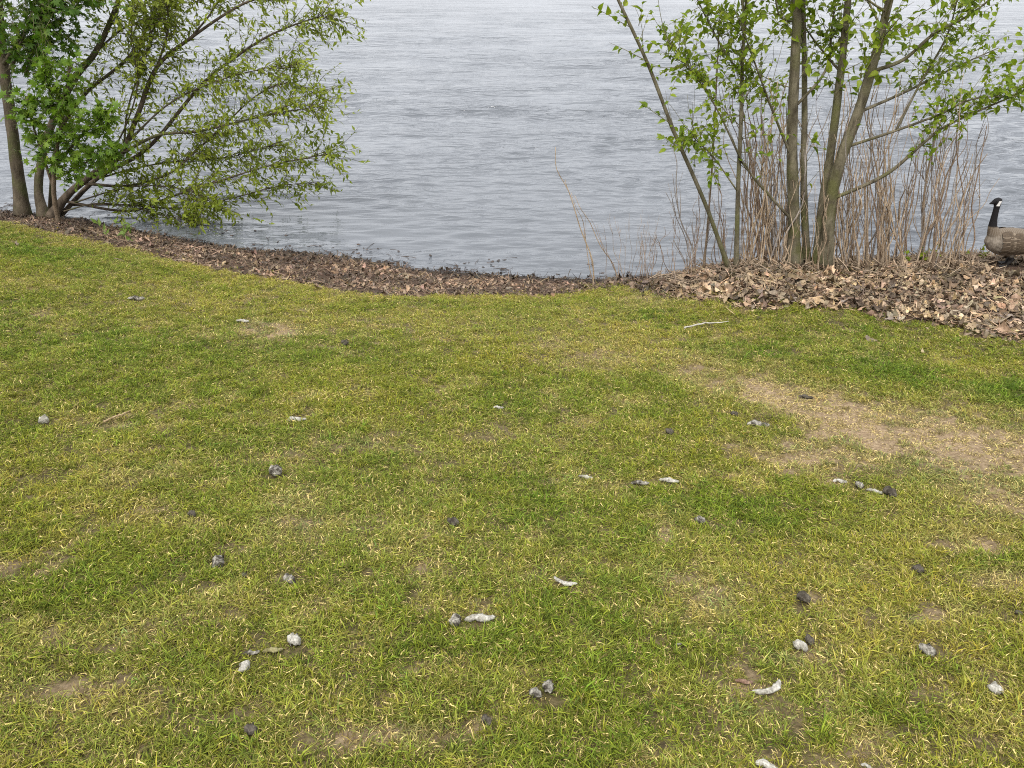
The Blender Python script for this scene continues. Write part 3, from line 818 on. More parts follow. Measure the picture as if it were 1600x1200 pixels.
def twig_leaves(tw, fol, p0, d, length, nleaf, size, droop=0.0, rad=.004, cluster=1, curve=.35):
    """a thin twig from p0 with leaves along it"""
    pts = [np.asarray(p0, float)]; d = np.asarray(d, float) / (np.linalg.norm(d) + 1e-9)
    for i in range(4):
        d = d + rand_unit(amt=curve * .5) + np.array([0, 0, -droop]); d /= np.linalg.norm(d)
        pts.append(pts[-1] + d * length / 4)
    C = catmull(pts, 2); v, f = tube(C, rad, rad * .35, 4); tw.add(v, f)
    for i in range(nleaf):
        s_ = .12 + .88 * (i + random.random() * .6) / nleaf
        k = min(len(C) - 2, int(s_ * (len(C) - 1)))
        pp = C[k] + (C[k + 1] - C[k]) * random.random(); tt = C[k + 1] - C[k]; tt /= np.linalg.norm(tt)
        for c_ in range(cluster):
            dd = tt * random.uniform(.1, 1.0) + rand_unit((0, 0, -.15), .85)
            fol.put(pp, dd, size * random.uniform(.42, 1.3))
    return C
def grow(C, tw, fol, n, smin, smax, lmin, lmax, nleaf, size, bias=(0, 0, .2), up=.55, s0=.15, droop=0, rad=.004, cluster=1, sub=0):
    for i in range(n):
        s_ = s0 + (1 - s0) * random.random() ** .8
        k = min(len(C) - 2, int(s_ * (len(C) - 1))); tt = C[k + 1] - C[k]; tt /= np.linalg.norm(tt)
        d = tt * up + rand_unit(bias, .8)
        ln = random.uniform(lmin, lmax)
        D = twig_leaves(tw, fol, C[k], d, ln, max(2, int(nleaf * ln / lmax)), size, droop, rad, cluster)
        for j in range(sub):
            q = random.randint(1, len(D) - 2)
            twig_leaves(tw, fol, D[q], (D[q + 1] - D[q]) / .1 + rand_unit(bias, .8), ln * .5, max(2, int(nleaf * .5)), size, droop, rad * .6, cluster)

# ---------- right: multi-stemmed young tree
gb = ground_at(1252, 418); gb[2] = float(height(gb[:1], gb[1:2])[0])
YT = gb[1]
tree = empty('multi_stem_tree', (gb[0], gb[1], gb[2]), 'young tree with several olive grey stems and bright green leaves on the leaf bank', 'tree')
folr = Foliage('ovate', M_leaf_r); twr = MB()
def px_limb(pts, dep0, dep1):
    n_ = len(pts)
    return [at_y(px, py, YT + dep0 + (dep1 - dep0) * i / (n_ - 1)) for i, (px, py) in enumerate(pts)]
def down(P, name='stem'):
    """start the stem a little below the ground"""
    P = [np.array(q) for q in P]
    g = float(height(np.array([P[0][0]]), np.array([P[0][1]]))[0]); P[0][2] = min(P[0][2], g - .03)
    return P
STEMS = [  # pixel path, depth offsets, radii in photo pixels bottom/top, part name
 ([(1243, 416), (1240, 330), (1238, 200), (1247, 0), (1252, -160), (1262, -330)], 0, .10, 13, 5, M_bark_grey, 'stem'),
 ([(1262, 412), (1256, 300), (1257, 180), (1256, 60), (1250, -120)], .12, .25, 8, 3.5, M_bark_grey, 'stem'),
 ([(1278, 415), (1284, 330), (1299, 231), (1316, 92), (1325, 0), (1345, -200)], .02, .15, 10, 5, M_bark_grey, 'stem'),
 ([(1290, 418), (1302, 290), (1341, 176), (1369, 83), (1390, 0), (1440, -180)], -.06, -.02, 13, 5, M_bark_grey, 'stem'),
 ([(1143, 412), (1100, 314), (1054, 208), (1013, 102), (966, 0), (930, -80)], -.05, -.35, 4.5, 2.2, M_bark_grey, 'stem'),
 ([(1152, 412), (1153, 300), (1158, 180), (1160, 92), (1166, 0), (1172, -120)], -.05, .05, 5, 2.5, M_bark_grey, 'stem'),
 ([(1102, 404), (1109, 310), (1115, 220), (1120, 120), (1124, 30)], .05, .15, 2.2, 1.2, M_twig, 'stem'),
]
SP_ = []
for path, da, db, r0, r1, mm, nm in STEMS:
    Pp = down(px_limb(path, da, db)); sc_ = YT / F * 1.03
    mb = MB(); Cc = limb(mb, Pp, r0 * sc_ * .76, r1 * sc_ * .76, 10 if r0 > 6 else 7, r0 * sc_ * .45); mb.build(nm, mm, tree); SP_.append(Cc)
BR = [ # branches
 ([(1228, 345), (1190, 292), (1160, 255)], 0, -.05, 3.4, 2.2),
 ([(1310, 322), (1382, 274), (1440, 226), (1478, 197), (1560, 160), (1610, 140)], -.08, -.35, 4, 1.2),
 ([(1330, 228), (1400, 204), (1470, 178), (1520, 155), (1590, 150)], -.04, -.4, 3, 1),
 ([(1349, 178), (1420, 141), (1490, 106), (1560, 75)], -.02, .3, 3.2, 1),
 ([(1376, 120), (1412, 93), (1458, 54), (1520, 20), (1580, -30)], -.02, -.3, 4, 1.4),
 ([(1400, 210), (1438, 130), (1480, 55), (1500, -20)], .0, -.1, 2.4, 1.2),
 ([(1242, 250), (1206, 170), (1180, 100), (1150, 20)], .05, -.3, 3, 1.2),
 ([(1160, 250), (1120, 170), (1080, 110), (1040, 60)], 0, -.35, 2.2, .9),
 ([(1156, 300), (1110, 240), (1075, 215)], 0, -.3, 1.8, .8),
 ([(1247, 180), (1290, 110), (1300, 40), (1310, -30)], .05, .4, 3, 1.2),
 ([(1316, 110), (1270, 60), (1230, 0)], .1, .5, 2.5, 1),
 ([(1160, 120), (1120, 60), (1090, 0), (1060, -60)], 0, .3, 2.2, 1),
]
BP_ = []
def snap(Pp, curves):
    """root a branch on the nearest point of the wood that carries it"""
    A = np.concatenate(curves); k = np.argmin(np.linalg.norm(A - Pp[0], axis=1))
    return [A[k]] + list(Pp[1:]) if np.linalg.norm(A[k] - Pp[0]) < .6 else Pp
for path, da, db, r0, r1 in BR:
    sc_ = YT / F; mb = MB(); Cc = limb(mb, snap(px_limb(path, da, db), SP_ + BP_), r0 * sc_ * .78, r1 * sc_ * .7, 6); mb.build('branch', M_bark_grey if r0 > 2 else M_twig_olive, tree); BP_.append(Cc)
# leaning stem: a few side twigs with single leaves, as in the photograph
sm = YT / F
for p0, p1, nl_ in (((986, 43), (925, 8), 7), ((1009, 94), (951, 66), 4), ((1046, 192), (1000, 160), 5), ((1063, 228), (1032, 212), 2), ((998, 40), (1005, 5), 6)):
    A = at_y(*p0, YT - .27); B = at_y(*p1, YT - .32)
    twig_leaves(twr, folr, A, B - A, np.linalg.norm(B - A), nl_, .085, 0, .004, 1, .12)
grow(SP_[4], twr, folr, 7, 0, 0, .10, .30, 4, .085, (.3, 0, .1), .4, .35, 0, .003)
grow(SP_[5], twr, folr, 44, 0, 0, .25, .65, 10, .068, (-.2, 0, .1), .5, .3, 0, .004, 1, 1)
grow(SP_[6], twr, folr, 18, 0, 0, .15, .45, 8, .085, (-.2, 0, .2), .5, .35, 0, .003)
grow(SP_[0], twr, folr, 34, 0, 0, .3, .8, 9, .085, (0, 0, .2), .5, .3, 0, .005, 1, 1)
grow(SP_[2], twr, folr, 24, 0, 0, .25, .7, 8, .085, (0, 0, .2), .5, .3, 0, .004, 1, 1)
grow(SP_[3], twr, folr, 26, 0, 0, .25, .8, 8, .085, (.2, 0, .2), .5, .35, 0, .004, 1, 1)
for Cc, q in zip(BP_, (0, 30, 28, 26, 28, 16, 34, 40, 24, 24, 20, 34)):
    grow(Cc, twr, folr, q, 0, 0, .15, .5, 9, .066, (0, 0, .1), .55, .3, 0, .003, 1, 1)
# crown above the picture
for Cc in (SP_[0], SP_[2], SP_[3], SP_[1], SP_[5]):
    for i in range(7):
        k = random.randint(int(len(Cc) * .7), len(Cc) - 2)
        d = rand_unit((0, 0, .7), .8); d[2] = abs(d[2])
        Dd = catmull([Cc[k], Cc[k] + d * .5 + rand_unit(amt=.1), Cc[k] + d * 1.1 + rand_unit(amt=.2) + np.array([0, 0, .3])], 4)
        v, f = tube(Dd, .012, .005, 5); twr.add(v, f)
        grow(Dd, twr, folr, 7, 0, 0, .2, .6, 8, .09, (0, 0, .1), .5, .1, 0, .003)
for Cc in SP_[:6] + BP_:      # bare fine twigs
    for i in range(7):
        k = random.randint(len(Cc) // 4, len(Cc) - 2); d = (Cc[k + 1] - Cc[k]); d /= np.linalg.norm(d)
        twig_leaves(twr, folr, Cc[k], d + rand_unit((0, 0, .3), .6), random.uniform(.25, .7), 1, .06, -.03, .0035)
twr.build('twigs', M_twig_olive, tree, True, 'stuff')
folr.build(tree, 260)
print('right leaves', len(folr.items))

# ---------- dry stalks around its foot
def stalk_clump(name, label, cat, spec, material, twiggy=.5, lean=.1, group=None):
    """spec: list of (px base, py base, px tip, py tip, radius m, depth offset)"""
    b0 = ground_at(spec[0][0], spec[0][1]); b0[2] = float(height(b0[:1], b0[1:2])[0])
    root = empty(name, b0, label, cat, group)
    for bx, by, tx, ty, rad, dep in spec:
        rad *= 1.35
        A = ground_at(bx, by); A = at_y(bx, by, min(A[1], YT + .35) + dep); A[2] = float(height(A[:1], A[1:2])[0]) - .02
        B = at_y(tx, ty, A[1] + random.uniform(-.25, .25))
        L_ = np.linalg.norm(B - A)
        mids = [A + (B - A) * s_ + np.array([random.gauss(0, 1), random.gauss(0, 1), 0]) * L_ * .022 for s_ in (.22, .45, .7, .86)]
        C = catmull([A] + mids + [B], 3); mb = MB()
        v, f = tube(C, rad, rad * .35, 5, 0, .08); mb.add(v, f)
        st = mb.build('stalk', random.choice(material), root)
        if random.random() < twiggy:
            mb2 = MB()
            for j in range(random.randint(1, 3)):
                k = random.randint(len(C) // 3, len(C) - 3); d = (C[k + 1] - C[k]); d /= np.linalg.norm(d)
                d = d + rand_unit((0, 0, .15), .55); ln = random.uniform(.08, .28) * min(1, L_)
                D = catmull([C[k], C[k] + d * ln * .5 + rand_unit(amt=.012), C[k] + d * ln + np.array([0, 0, ln * .2])], 3)
                v, f = tube(D, rad * .5, rad * .25, 4); mb2.add(v, f)
            o = mb2.build('side_twigs', st.data.materials[0], root, True, 'stuff')
            mw_ = o.parent; o.parent = st; o.matrix_parent_inverse = Matrix.Identity(4)
            o.location = (0, 0, 0); st_inv = Matrix.Translation(-Vector(root.location)).inverted()
            o.data.transform(Matrix.Identity(4))
            o.matrix_parent_inverse = Matrix.Identity(4)
    return root
def rspec(n, x0, x1, yb, ty0, ty1, spread, r0=.0035, r1=.009, dep=.12, lean=0):
    out_ = []
    for i in range(n):
        bx = random.uniform(x0, x1); ty = random.uniform(ty0, ty1)
        out_.append((bx, yb + random.uniform(-4, 7), bx + random.gauss(lean, spread) * (yb - ty) / 200, ty, random.uniform(r0, r1), random.uniform(-dep, dep)))
    return out_
stalk_clump('dry_stalk_clump', 'thin grey brown bare stalks at the end of the bank, left of the leaning stem', 'dry stalks',
            [(1090, 412, 1048, 222, .007, 0), (1092, 412, 1040, 300, .005, .05), (1105, 411, 1107, 300, .006, 0), (1125, 408, 1124, 250, .005, .1), (1135, 408, 1122, 260, .0045, .1)] + rspec(20, 1075, 1140, 411, 290, 370, 26, .003, .005), [M_stalk_red, M_stalk_grey], .7)
stalk_clump('dry_stalk_clump', 'dense tan dry stalks between the slender upright stem and the thick olive trunk', 'dry stalks',
            [(1192, 410, 1160, 275, .012, 0), (1215, 408, 1212, 150, .008, .1), (1199, 408, 1190, 200, .006, .1)] + rspec(60, 1158, 1236, 411, 110, 330, 28, .004, .009), [M_stalk, M_stalk_grey, M_stalk, M_stalk_red], .5)
stalk_clump('dry_stalk_clump', 'pale tan dry stalks crowded at the foot of the leaning thick trunk', 'dry stalks',
            rspec(62, 1296, 1390, 414, 110, 320, 26, .003, .009, .2, 8), [M_stalk, M_stalk, M_stalk, M_stalk_red, M_stalk_grey], .6)
stalk_clump('dry_stalk_clump', 'tall fan of brown stalks leaning right behind the goose side brambles', 'dry stalks',
            [(1432, 415, 1478, 165, .012, 0), (1438, 414, 1500, 220, .009, .1), (1425, 414, 1370, 300, .009, -.1), (1440, 412, 1465, 190, .008, 0), (1448, 414, 1520, 240, .006, 0)] + rspec(66, 1372, 1515, 413, 140, 340, 24, .0028, .007, .25, 20), [M_stalk, M_stalk, M_stalk_red, M_stalk_grey], .6)
stalk_clump('dry_stalk_clump', 'short dry stems standing right against the feet of the thick olive trunks', 'dry stalks',
            rspec(18, 1228, 1306, 420, 280, 380, 16, .003, .006, .05), [M_stalk, M_stalk], .4)
stalk_clump('bent_dry_cane', 'thick bent tan cane rising in front of the goose', 'dry stalks',
            [(1450, 416, 1543, 240, .0085, -.12), (1462, 415, 1562, 278, .004, -.1), (1478, 412, 1530, 330, .0045, 0), (1490, 408, 1512, 320, .004, 0)], [M_stalk], .3)
stalk_clump('bare_twig_bush', 'low tangle of thin bare grey twigs at the water edge', 'twigs',
            rspec(34, 950, 1085, 428, 330, 405, 40, .0022, .0035, .1), [M_stalk_grey, M_stalk_red], 1)
stalk_clump('lone_dry_reed', 'tall lone pair of pale dry reeds standing apart on the shore', 'dry reed',
            [(927, 452, 868, 230, .0065, 0), (931, 452, 892, 300, .004, .03), (966, 440, 898, 305, .005, .05), (935, 450, 912, 360, .003, 0)], [M_stalk], .6)

# ---------- left: slender leaning tree at the frame edge
gl = ground_at(38, 338); YL = gl[1]
ltree = empty('slender_tree', (gl[0], gl[1], float(height(gl[:1], gl[1:2])[0])), 'slender mossy trunk with green leaves at the far end of the shore', 'tree')
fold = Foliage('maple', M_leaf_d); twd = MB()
def pl(pts, da, db, Y): return [at_y(px, py, Y + da + (db - da) * i / (len(pts) - 1)) for i, (px, py) in enumerate(pts)]
sl = YL / F
mb = MB(); C1 = limb(mb, down(pl([(36, 338), (26, 260), (16, 180), (4, 90), (-4, 0), (-10, -160), (0, -300)], 0, .2, YL)), 9.5 * sl, 5.5 * sl, 10, 6 * sl); mb.build('trunk', M_bark_left, ltree)
for pts_, r_ in (([(16, 108), (32, 70), (50, 20), (60, -60)], 3), ([(40, 118), (52, 80), (60, 40), (75, -20)], 2.5), ([(6, 100), (60, 20), (120, -20)], 3), ([(-4, -20), (60, -80), (160, -120)], 4), ([(-6, -100), (-80, -180)], 4)):
    mb = MB(); Cb = limb(mb, pl(pts_, .05, -.3, YL), r_ * sl, r_ * sl * .4, 6); mb.build('branch', M_bark_left, ltree)
    grow(Cb, twd, fold, 56, 0, 0, .25, .8, 8, .10, (.2, -.1, -.1), .5, .1, .05, .004, 1, 1)
grow(C1, twd, fold, 46, 0, 0, .3, .9, 9, .10, (.5, -.2, .1), .3, .45, 0, .005, 1, 1)
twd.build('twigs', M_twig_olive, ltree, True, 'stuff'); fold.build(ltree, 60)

# ---------- left: spreading willow-like shrub over the water
gw = ground_at(75, 338); YW = gw[1] - .05
shrub = empty('spreading_shrub', (gw[0], gw[1], float(height(gw[:1], gw[1:2])[0])), 'wide spreading shrub with arching branches and yellow green leaves over the water', 'shrub')
folw = Foliage('narrow', M_leaf_w); tww = MB(); sw = YW / F
LIMBS = [
 ([(70, 342), (60, 290), (75, 210), (115, 125), (150, 80), (185, 0), (215, -120)], 0, .3, 13, 5),
 ([(78, 342), (110, 300), (160, 262), (189, 241), (215, 180), (245, 105), (297, 60), (378, 7), (440, -10)], 0, .1, 11, 2),
 ([(90, 338), (150, 280), (230, 232), (308, 140), (360, 95), (420, 56), (480, 32), (520, 25)], .1, .6, 7, 1.2),
 ([(189, 241), (245, 212), (310, 205), (378, 189), (440, 176), (505, 165)], .05, -.4, 5, 1),
 ([(130, 296), (200, 290), (266, 270), (310, 232), (350, 196), (400, 150), (450, 130), (500, 150)], .0, .2, 4.5, 1),
 ([(110, 316), (200, 330), (260, 310), (329, 287), (420, 259), (490, 245), (515, 240)], .05, -.2, 4, 1),
 ([(110, 322), (190, 320), (280, 325), (360, 310), (440, 290), (500, 285)], .1, .2, 3.2, .8),
 ([(75, 332), (90, 220), (130, 150), (200, 90), (240, 20), (260, -60)], .2, .6, 7, 2),
 ([(195, 236), (200, 170), (225, 90), (240, 40), (250, -30)], .05, .3, 3, 1),
 ([(297, 60), (330, 20), (360, -30), (420, -80)], .1, .4, 3, 1),
 ([(245, 105), (262, 50), (262, 0), (270, -60)], .1, -.2, 3, 1),
 ([(150, 80), (200, 40), (260, 20), (320, -30)], .2, .6, 3, 1),
]
LIMBS += [
 ([(150, 272), (215, 262), (290, 250), (360, 245), (430, 225)], .15, .5, 3, .8),
 ([(120, 310), (170, 300), (230, 290), (300, 300), (350, 330)], -.05, -.45, 2.6, .8),
 ([(200, 225), (260, 165), (330, 130), (400, 110), (460, 105)], .05, -.3, 3, .9),
 ([(100, 330), (150, 318), (200, 322), (260, 338), (310, 345)], -.05, -.3, 2.2, .7),
 ([(160, 262), (195, 200), (215, 130), (205, 60), (215, 0)], .1, -.3, 2.6, .9),
]
LC = []
for i, (pts_, da, db, r0, r1) in enumerate(LIMBS):
    mb = MB(); Pp = pl(pts_, da, db, YW)
    if pts_[0][1] > 330: Pp = down(Pp)
    Pp = snap(Pp, LC) if i > 2 and pts_[0][1] < 330 else Pp
    Cc = limb(mb, Pp, r0 * sw * .56, r1 * sw * .5, 9 if r0 > 6 else 6, 5 * sw if r0 > 8 else 0); mb.build('limb', M_bark_dark if i in (1, 2, 4, 5, 6) else M_bark_left, shrub); LC.append(Cc)
for Cc, q, dr in zip(LC, (48, 92, 92, 80, 86, 82, 76, 80, 60, 46, 50, 60, 72, 74, 66, 66, 60), (0, .05, .06, .06, .06, .04, .04, 0, 0, .05, .03, .03, .05, .05, .04, .05, .02)):
    grow(Cc, tww, folw, q, 0, 0, .18, .62, 12, .082, (.15, -.05, .12), .6, .22, dr, .004, 1, 1)
for Cc in LC: # leafy tips
    for j in range(3): twig_leaves(tww, folw, Cc[-2 - j], Cc[-1] - Cc[-4] + rand_unit(amt=.1), random.uniform(.2, .4), 9, .075, .05, .003)
tww.build('twigs', M_bark_dark, shrub, True, 'stuff'); folw.build(shrub, 260)
print('willow leaves', len(folw.items))

# ---------- left: bright maple-like sapling in front
gm = ground_at(100, 350); YM = gm[1]
sap = empty('maple_sapling', (gm[0], gm[1], float(height(gm[:1], gm[1:2])[0])), 'bushy sapling with large bright green lobed leaves in front of the dark trunk', 'sapling')
folm = Foliage('maple', M_leaf_m); twm = MB(); smm = YM / F
ML = []
for pts_, r_ in (([(92, 350), (84, 300), (88, 240), (100, 170), (110, 100)], 4), ([(86, 300), (66, 240), (50, 190), (42, 150)], 2.5), ([(88, 260), (120, 220), (150, 190), (165, 170)], 2.5), ([(86, 280), (120, 262), (160, 240), (180, 232)], 2.2), ([(95, 200), (80, 150), (70, 110)], 2)):
    mb = MB(); P_ = pl(pts_, 0, -.25, YM)
    if pts_[0][1] > 340: P_ = down(P_)
    Cc = limb(mb, P_, r_ * smm, r_ * smm * .4, 6); mb.build('stem', M_twig, sap); ML.append(Cc)
for Cc, q, s0 in zip(ML, (90, 76, 90, 90, 60), (.40, .25, .2, .2, .15)):
    grow(Cc, twm, folm, q, 0, 0, .12, .36, 6, .105, (0, -.45, 0), .4, s0, .05, .003, 1, 0)
twm.build('twigs', M_twig_olive, sap, True, 'stuff'); folm.build(sap, 200)
print('maple leaves', len(folm.items))

# ---------- small weed on the litter, left
gq = ground_at(186, 374)
weed = empty('leafy_weed', gq, 'small pale green weed growing out of the dark leaf litter', 'weed')
folq = Foliage('narrow', leaf_material('weed_leaf', [(.13, .2, .04), (.2, .28, .06)], 20)); twq = MB()
for i in range(6):
    twig_leaves(twq, folq, gq + np.array([random.uniform(-.12, .18), random.uniform(-.05, .05), 0]), (random.uniform(-.5, .5), random.uniform(-.3, .1), 1), random.uniform(.14, .3), 6, .10, .02, .004)
twq.build('stems', M_twig_olive, weed, True, 'stuff'); folq.build(weed, 40)

# ---------- low bramble shoots with a few leaves near the goose
for (bx, by, lab) in ((1440, 395, 'few green bramble leaves among the tall brown stalks'), (1525, 400, 'small yellow green weed at the water edge before the goose')):
    gq = ground_at(bx, 416 if bx < 1500 else 408)
    wd = empty('leafy_weed', gq, lab, 'weed')
    fq = Foliage('ovate', M_leaf_w if bx > 1500 else M_leaf_r); tq = MB()
    for i in range(5):
        twig_leaves(tq, fq, gq + np.array([random.uniform(-.1, .1), random.uniform(-.05, .05), 0]), (random.uniform(-.6, .6), -.1, 1 if bx < 1500 else .45), random.uniform(.15, .34) * (1 if bx < 1500 else .6), 5, .06, .02, .003)
    tq.build('stems', M_twig_olive, wd, True, 'stuff'); fq.build(wd, 20)

# ================================================================== GOOSE
def loft(mb, spine, radii, sides=18):
    """spine points (x,z) in the plane y=0, radii (lateral, in-plane)"""
    S = np.array([(a_, 0, b_) for a_, b_ in spine]); T = np.gradient(S, axis=0); T /= np.linalg.norm(T, axis=1)[:, None]
    v, f = [], []
    for i in range(len(S)):
        nrm = np.array([-T[i][2], 0, T[i][0]])
        for k in range(sides):
            a_ = 6.283185 * k / sides
            v.append(S[i] + np.array([0, 1, 0]) * radii[i][0] * math.cos(a_) + nrm * radii[i][1] * math.sin(a_))
    for i in range(len(S) - 1):
        for k in range(sides):
            k2 = (k + 1) % sides; f.append((i * sides + k, i * sides + k2, (i + 1) * sides + k2, (i + 1) * sides + k))
    f.append(tuple(range(sides))[::-1]); f.append(tuple((len(S) - 1) * sides + k for k in range(sides)))
    mb.add(v, f)
gg = ground_at(1564, 416)
gz = float(height(gg[:1], gg[1:2])[0])
goose = empty('goose', (gg[0], gg[1], gz + .012), 'standing goose with black neck and brown wings at the water edge', 'goose')
GS = .93
mb = MB()
loft(mb, [(-.50, .335), (-.44, .335), (-.36, .325), (-.26, .305), (-.14, .285), (-.02, .278), (.09, .285), (.165, .305), (.21, .33), (.232, .355)],
     [(.03, .008), (.06, .022), (.085, .06), (.115, .105), (.145, .145), (.155, .162), (.145, .155), (.118, .128), (.075, .085), (.03, .03)])
loft(mb, [(.135, .32), (.195, .385), (.225, .45), (.234, .53), (.238, .60), (.240, .66), (.243, .70), (.248, .725)],
     [(.09, .095), (.066, .07), (.045, .047), (.034, .037), (.030, .033), (.029, .032), (.032, .036), (.034, .038)])
loft(mb, [(.208, .728), (.222, .735), (.248, .738), (.274, .733), (.291, .725), (.303, .719), (.320, .713), (.332, .709)],
     [(.014, .014), (.032, .036), (.038, .044), (.034, .038), (.024, .026), (.018, .018), (.014, .011), (.008, .006)])
for sx_, sy_ in ((-.03, .06), (-.075, -.06)):
    S0 = np.array([(sx_, sy_, .20), (sx_ - .01, sy_, .13), (sx_ - .03, sy_, .085), (sx_ - .005, sy_, .04), (sx_ + .005, sy_, .010)])
    v, f = tube(catmull(S0, 3), .04, .011, 8); 
    mb.add(v, f)
    for a_ in (-.5, 0, .5):
        tip = np.array([sx_ + .085 * math.cos(a_), sy_ + .085 * math.sin(a_), .006]); b_ = np.array([sx_ - .005, sy_, .014])
        v, f = tube(np.linspace(b_, tip, 4), .011, .008, 6); mb.add(v, f)
    web = [(sx_ - .01, sy_, .016), (sx_ + .075, sy_ - .042, .013), (sx_ + .085, sy_, .013), (sx_ + .075, sy_ + .042, .013), (sx_ - .01, sy_, .002), (sx_ + .075, sy_ - .042, .001), (sx_ + .085, sy_, .001), (sx_ + .075, sy_ + .042, .001)]
    mb.add(web, [(0, 1, 2), (0, 2, 3), (4, 6, 5), (4, 7, 6), (0, 4, 5, 1), (1, 5, 6, 2), (2, 6, 7, 3), (3, 7, 4, 0)])
gm_, t, out = mat('goose_plumage')
o_ = objc(t); sp = N(t, 'ShaderNodeSeparateXYZ'); t.links.new(o_, sp.inputs[0])
X_, Y_, Z_ = sp.outputs
def band(v, a_, b_):
    m = N(t, 'ShaderNodeMapRange', interpolation_type='SMOOTHSTEP'); t.links.new(v, m.inputs[0]); m.inputs[1].default_value = a_; m.inputs[2].default_value = b_
    return m.outputs[0]
nf, rf = noise_ramp(t, 26, [(.35, (.14, .115, .088)), (.65, (.25, .212, .168))], 4, o_)
back = mixc(t, band(Z_, .30, .40), rf.outputs[0], (.12, .09, .06))
flank = back
# barred flanks
wv = N(t, 'ShaderNodeTexWave', wave_type='BANDS', bands_direction='X'); wv.inputs['Scale'].default_value = 16; wv.inputs['Distortion'].default_value = 3; wv.inputs['Detail'].default_value = 2
t.links.new(o_, wv.inputs['Vector'])
flank = mixc(t, mth(t, 'MULTIPLY', wv.outputs['Fac'], .16), flank, (.45, .40, .34))
belly = mixc(t, mth(t, 'MULTIPLY', band(X_, -.16, -.24), band(Z_, .30, .24)), flank, (.78, .76, .72))
tail = mixc(t, band(X_, -.40, -.43), belly, (.015, .013, .012))
leg = mixc(t, band(Z_, .135, .115), tail, (.02, .018, .017))
black = mixc(t, mth(t, 'MULTIPLY', band(mth(t, 'ADD', Z_, mth(t, 'MULTIPLY', nf.outputs['Fac'], .02)), .455, .475), band(X_, .135, .16)), leg, (.012, .011, .012))
dX = mth(t, 'ABSOLUTE', mth(t, 'ADD', mth(t, 'SUBTRACT', X_, .242), mth(t, 'MULTIPLY', mth(t, 'SUBTRACT', Z_, .715), .25)))
chin = mth(t, 'MULTIPLY', band(dX, .021, .013), mth(t, 'MULTIPLY', band(Z_, .688, .696), band(Z_, .752, .742)))
col_ = mixc(t, chin, black, (.8, .78, .74))
p = N(t, 'ShaderNodeBsdfPrincipled'); p.inputs['Roughness'].default_value = .7; p.inputs['Specular IOR Level'].default_value = .2
t.links.new(col_, p.inputs['Base Color'])
b = N(t, 'ShaderNodeBump'); b.inputs['Distance'].default_value = .006; b.inputs['Strength'].default_value = .5
nb_, _ = noise_ramp(t, 90, [(0, (0, 0, 0)), (1, (1, 1, 1))], 3, o_)
t.links.new(nb_.outputs['Fac'], b.inputs['Height']); t.links.new(b.outputs[0], p.inputs['Normal']); t.links.new(p.outputs[0], out.inputs[0])
tmp = mesh_obj('body', np.concatenate(mb.v), mb.f, gm_, smooth=True)
rm = tmp.modifiers.new('r', 'REMESH'); rm.mode = 'VOXEL'; rm.voxel_size = .0065; rm.use_smooth_shade = True
sm_ = tmp.modifiers.new('s', 'SMOOTH'); sm_.iterations = 4; sm_.factor = .5
dg = bpy.context.evaluated_depsgraph_get()
bme = bpy.data.meshes.new_from_object(tmp.evaluated_get(dg))
bpy.data.objects.remove(tmp)
bme.materials.clear(); bme.materials.append(gm_)
body = bpy.data.objects.new('body', bme); COL.objects.link(body); body.parent = goose
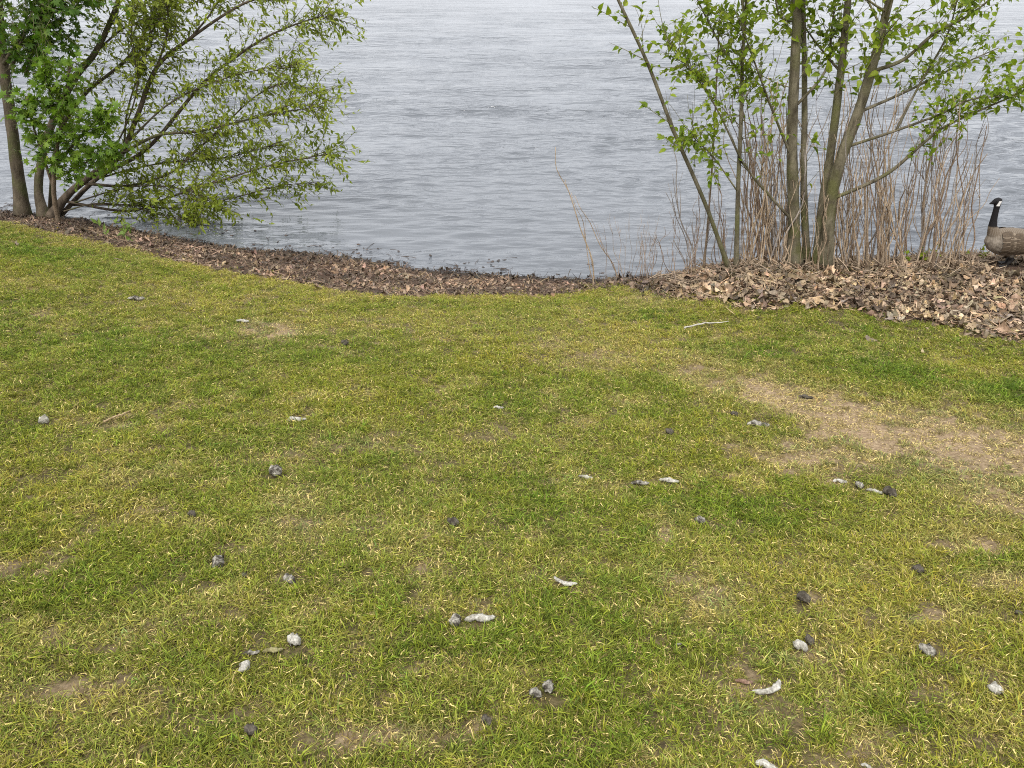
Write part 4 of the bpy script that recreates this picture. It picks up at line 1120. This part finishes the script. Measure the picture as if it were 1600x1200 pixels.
# folded wings with layered feathers
fm_, t, out = mat('wing_feather')
af = N(t, 'ShaderNodeAttribute', attribute_name='edge')
nf, rf = noise_ramp(t, 40, [(.3, (.055, .04, .027)), (.7, (.11, .08, .052))], 3, objc(t))
c = mixc(t, af.outputs['Fac'], rf.outputs[0], (.27, .215, .155))
p = N(t, 'ShaderNodeBsdfPrincipled'); p.inputs['Roughness'].default_value = .7; p.inputs['Specular IOR Level'].default_value = .2
t.links.new(c, p.inputs['Base Color']); t.links.new(p.outputs[0], out.inputs[0])
for sd in (1, -1):
    v, f, ed = [], [], []
    def surf(x_, z_):
        """half width of the body at x, z"""
        w_ = .157 * math.sqrt(max(.02, 1 - ((x_ + .03) / .43) ** 2)); hh_ = .160 * math.sqrt(max(.02, 1 - ((x_ + .03) / .46) ** 2))
        return w_ * math.sqrt(max(.03, 1 - min(.97, ((z_ - .285) / hh_) ** 2)))
    rows = [(.13, 5, .13, .056, .012), (.05, 5, .17, .058, .017), (-.05, 5, .20, .056, .022), (-.15, 5, .24, .046, .026), (-.22, 4, .26, .036, .030)]
    for ri in range(len(rows) - 1, -1, -1):
        x0, nfe, ln, wd_, lift = rows[ri]
        for q in range(nfe):
            z0 = .415 - .20 * q / (nfe - 1) * (1 - .25 * ri / 4) - .012 * ri
            xq = x0 - .03 * (q / nfe - .5)
            for i in range(5):
                s_ = i / 4
                xx = xq - ln * s_; zc = z0 - .03 + .05 * s_ * (.4 + q / nfe)
                ww = wd_ * (.55 + .5 * math.sin(math.pi * min(1, s_ * .8 + .15))) * (1 if i < 4 else .35)
                for j, jj in enumerate((-.5, -.42, -.36, .15, .5)):
                    zz_ = zc + ww * jj
                    yy_ = surf(xx, zz_) + lift * .55 * (1 - .3 * abs(jj)) + .004 * s_ + .004
                    v.append((xx, sd * yy_, zz_)); ed.append(1.0 if (jj < -.4 or i == 4) else 0.0)
            o0 = len(v) - 25
            for i in range(4):
                for j in range(4):
                    k = o0 + i * 5 + j; qd = (k, k + 1, k + 6, k + 5); f.append(qd if sd < 0 else qd[::-1])
    wg = mesh_obj('wing', v, f, fm_, None, True); wg.parent = goose
    wg['kind'] = 'stuff'
    a_ = wg.data.attributes.new('edge', 'FLOAT', 'POINT'); a_.data.foreach_set('value', np.array(ed, np.float32))
em = plain('goose_eye', (.01, .008, .006), .1, .1)
for sd in (1, -1):
    bm = bmesh.new(); bmesh.ops.create_icosphere(bm, subdivisions=2, radius=.0065)
    me = bpy.data.meshes.new('eye'); bm.to_mesh(me); bm.free(); me.materials.append(em)
    o = bpy.data.objects.new('eye', me); COL.objects.link(o); o.parent = goose; o.location = (.272, sd * .0325, .744)
goose.scale = (GS, GS, GS)
goose.rotation_euler = (0, 0, R(180 - 4))
print('done')
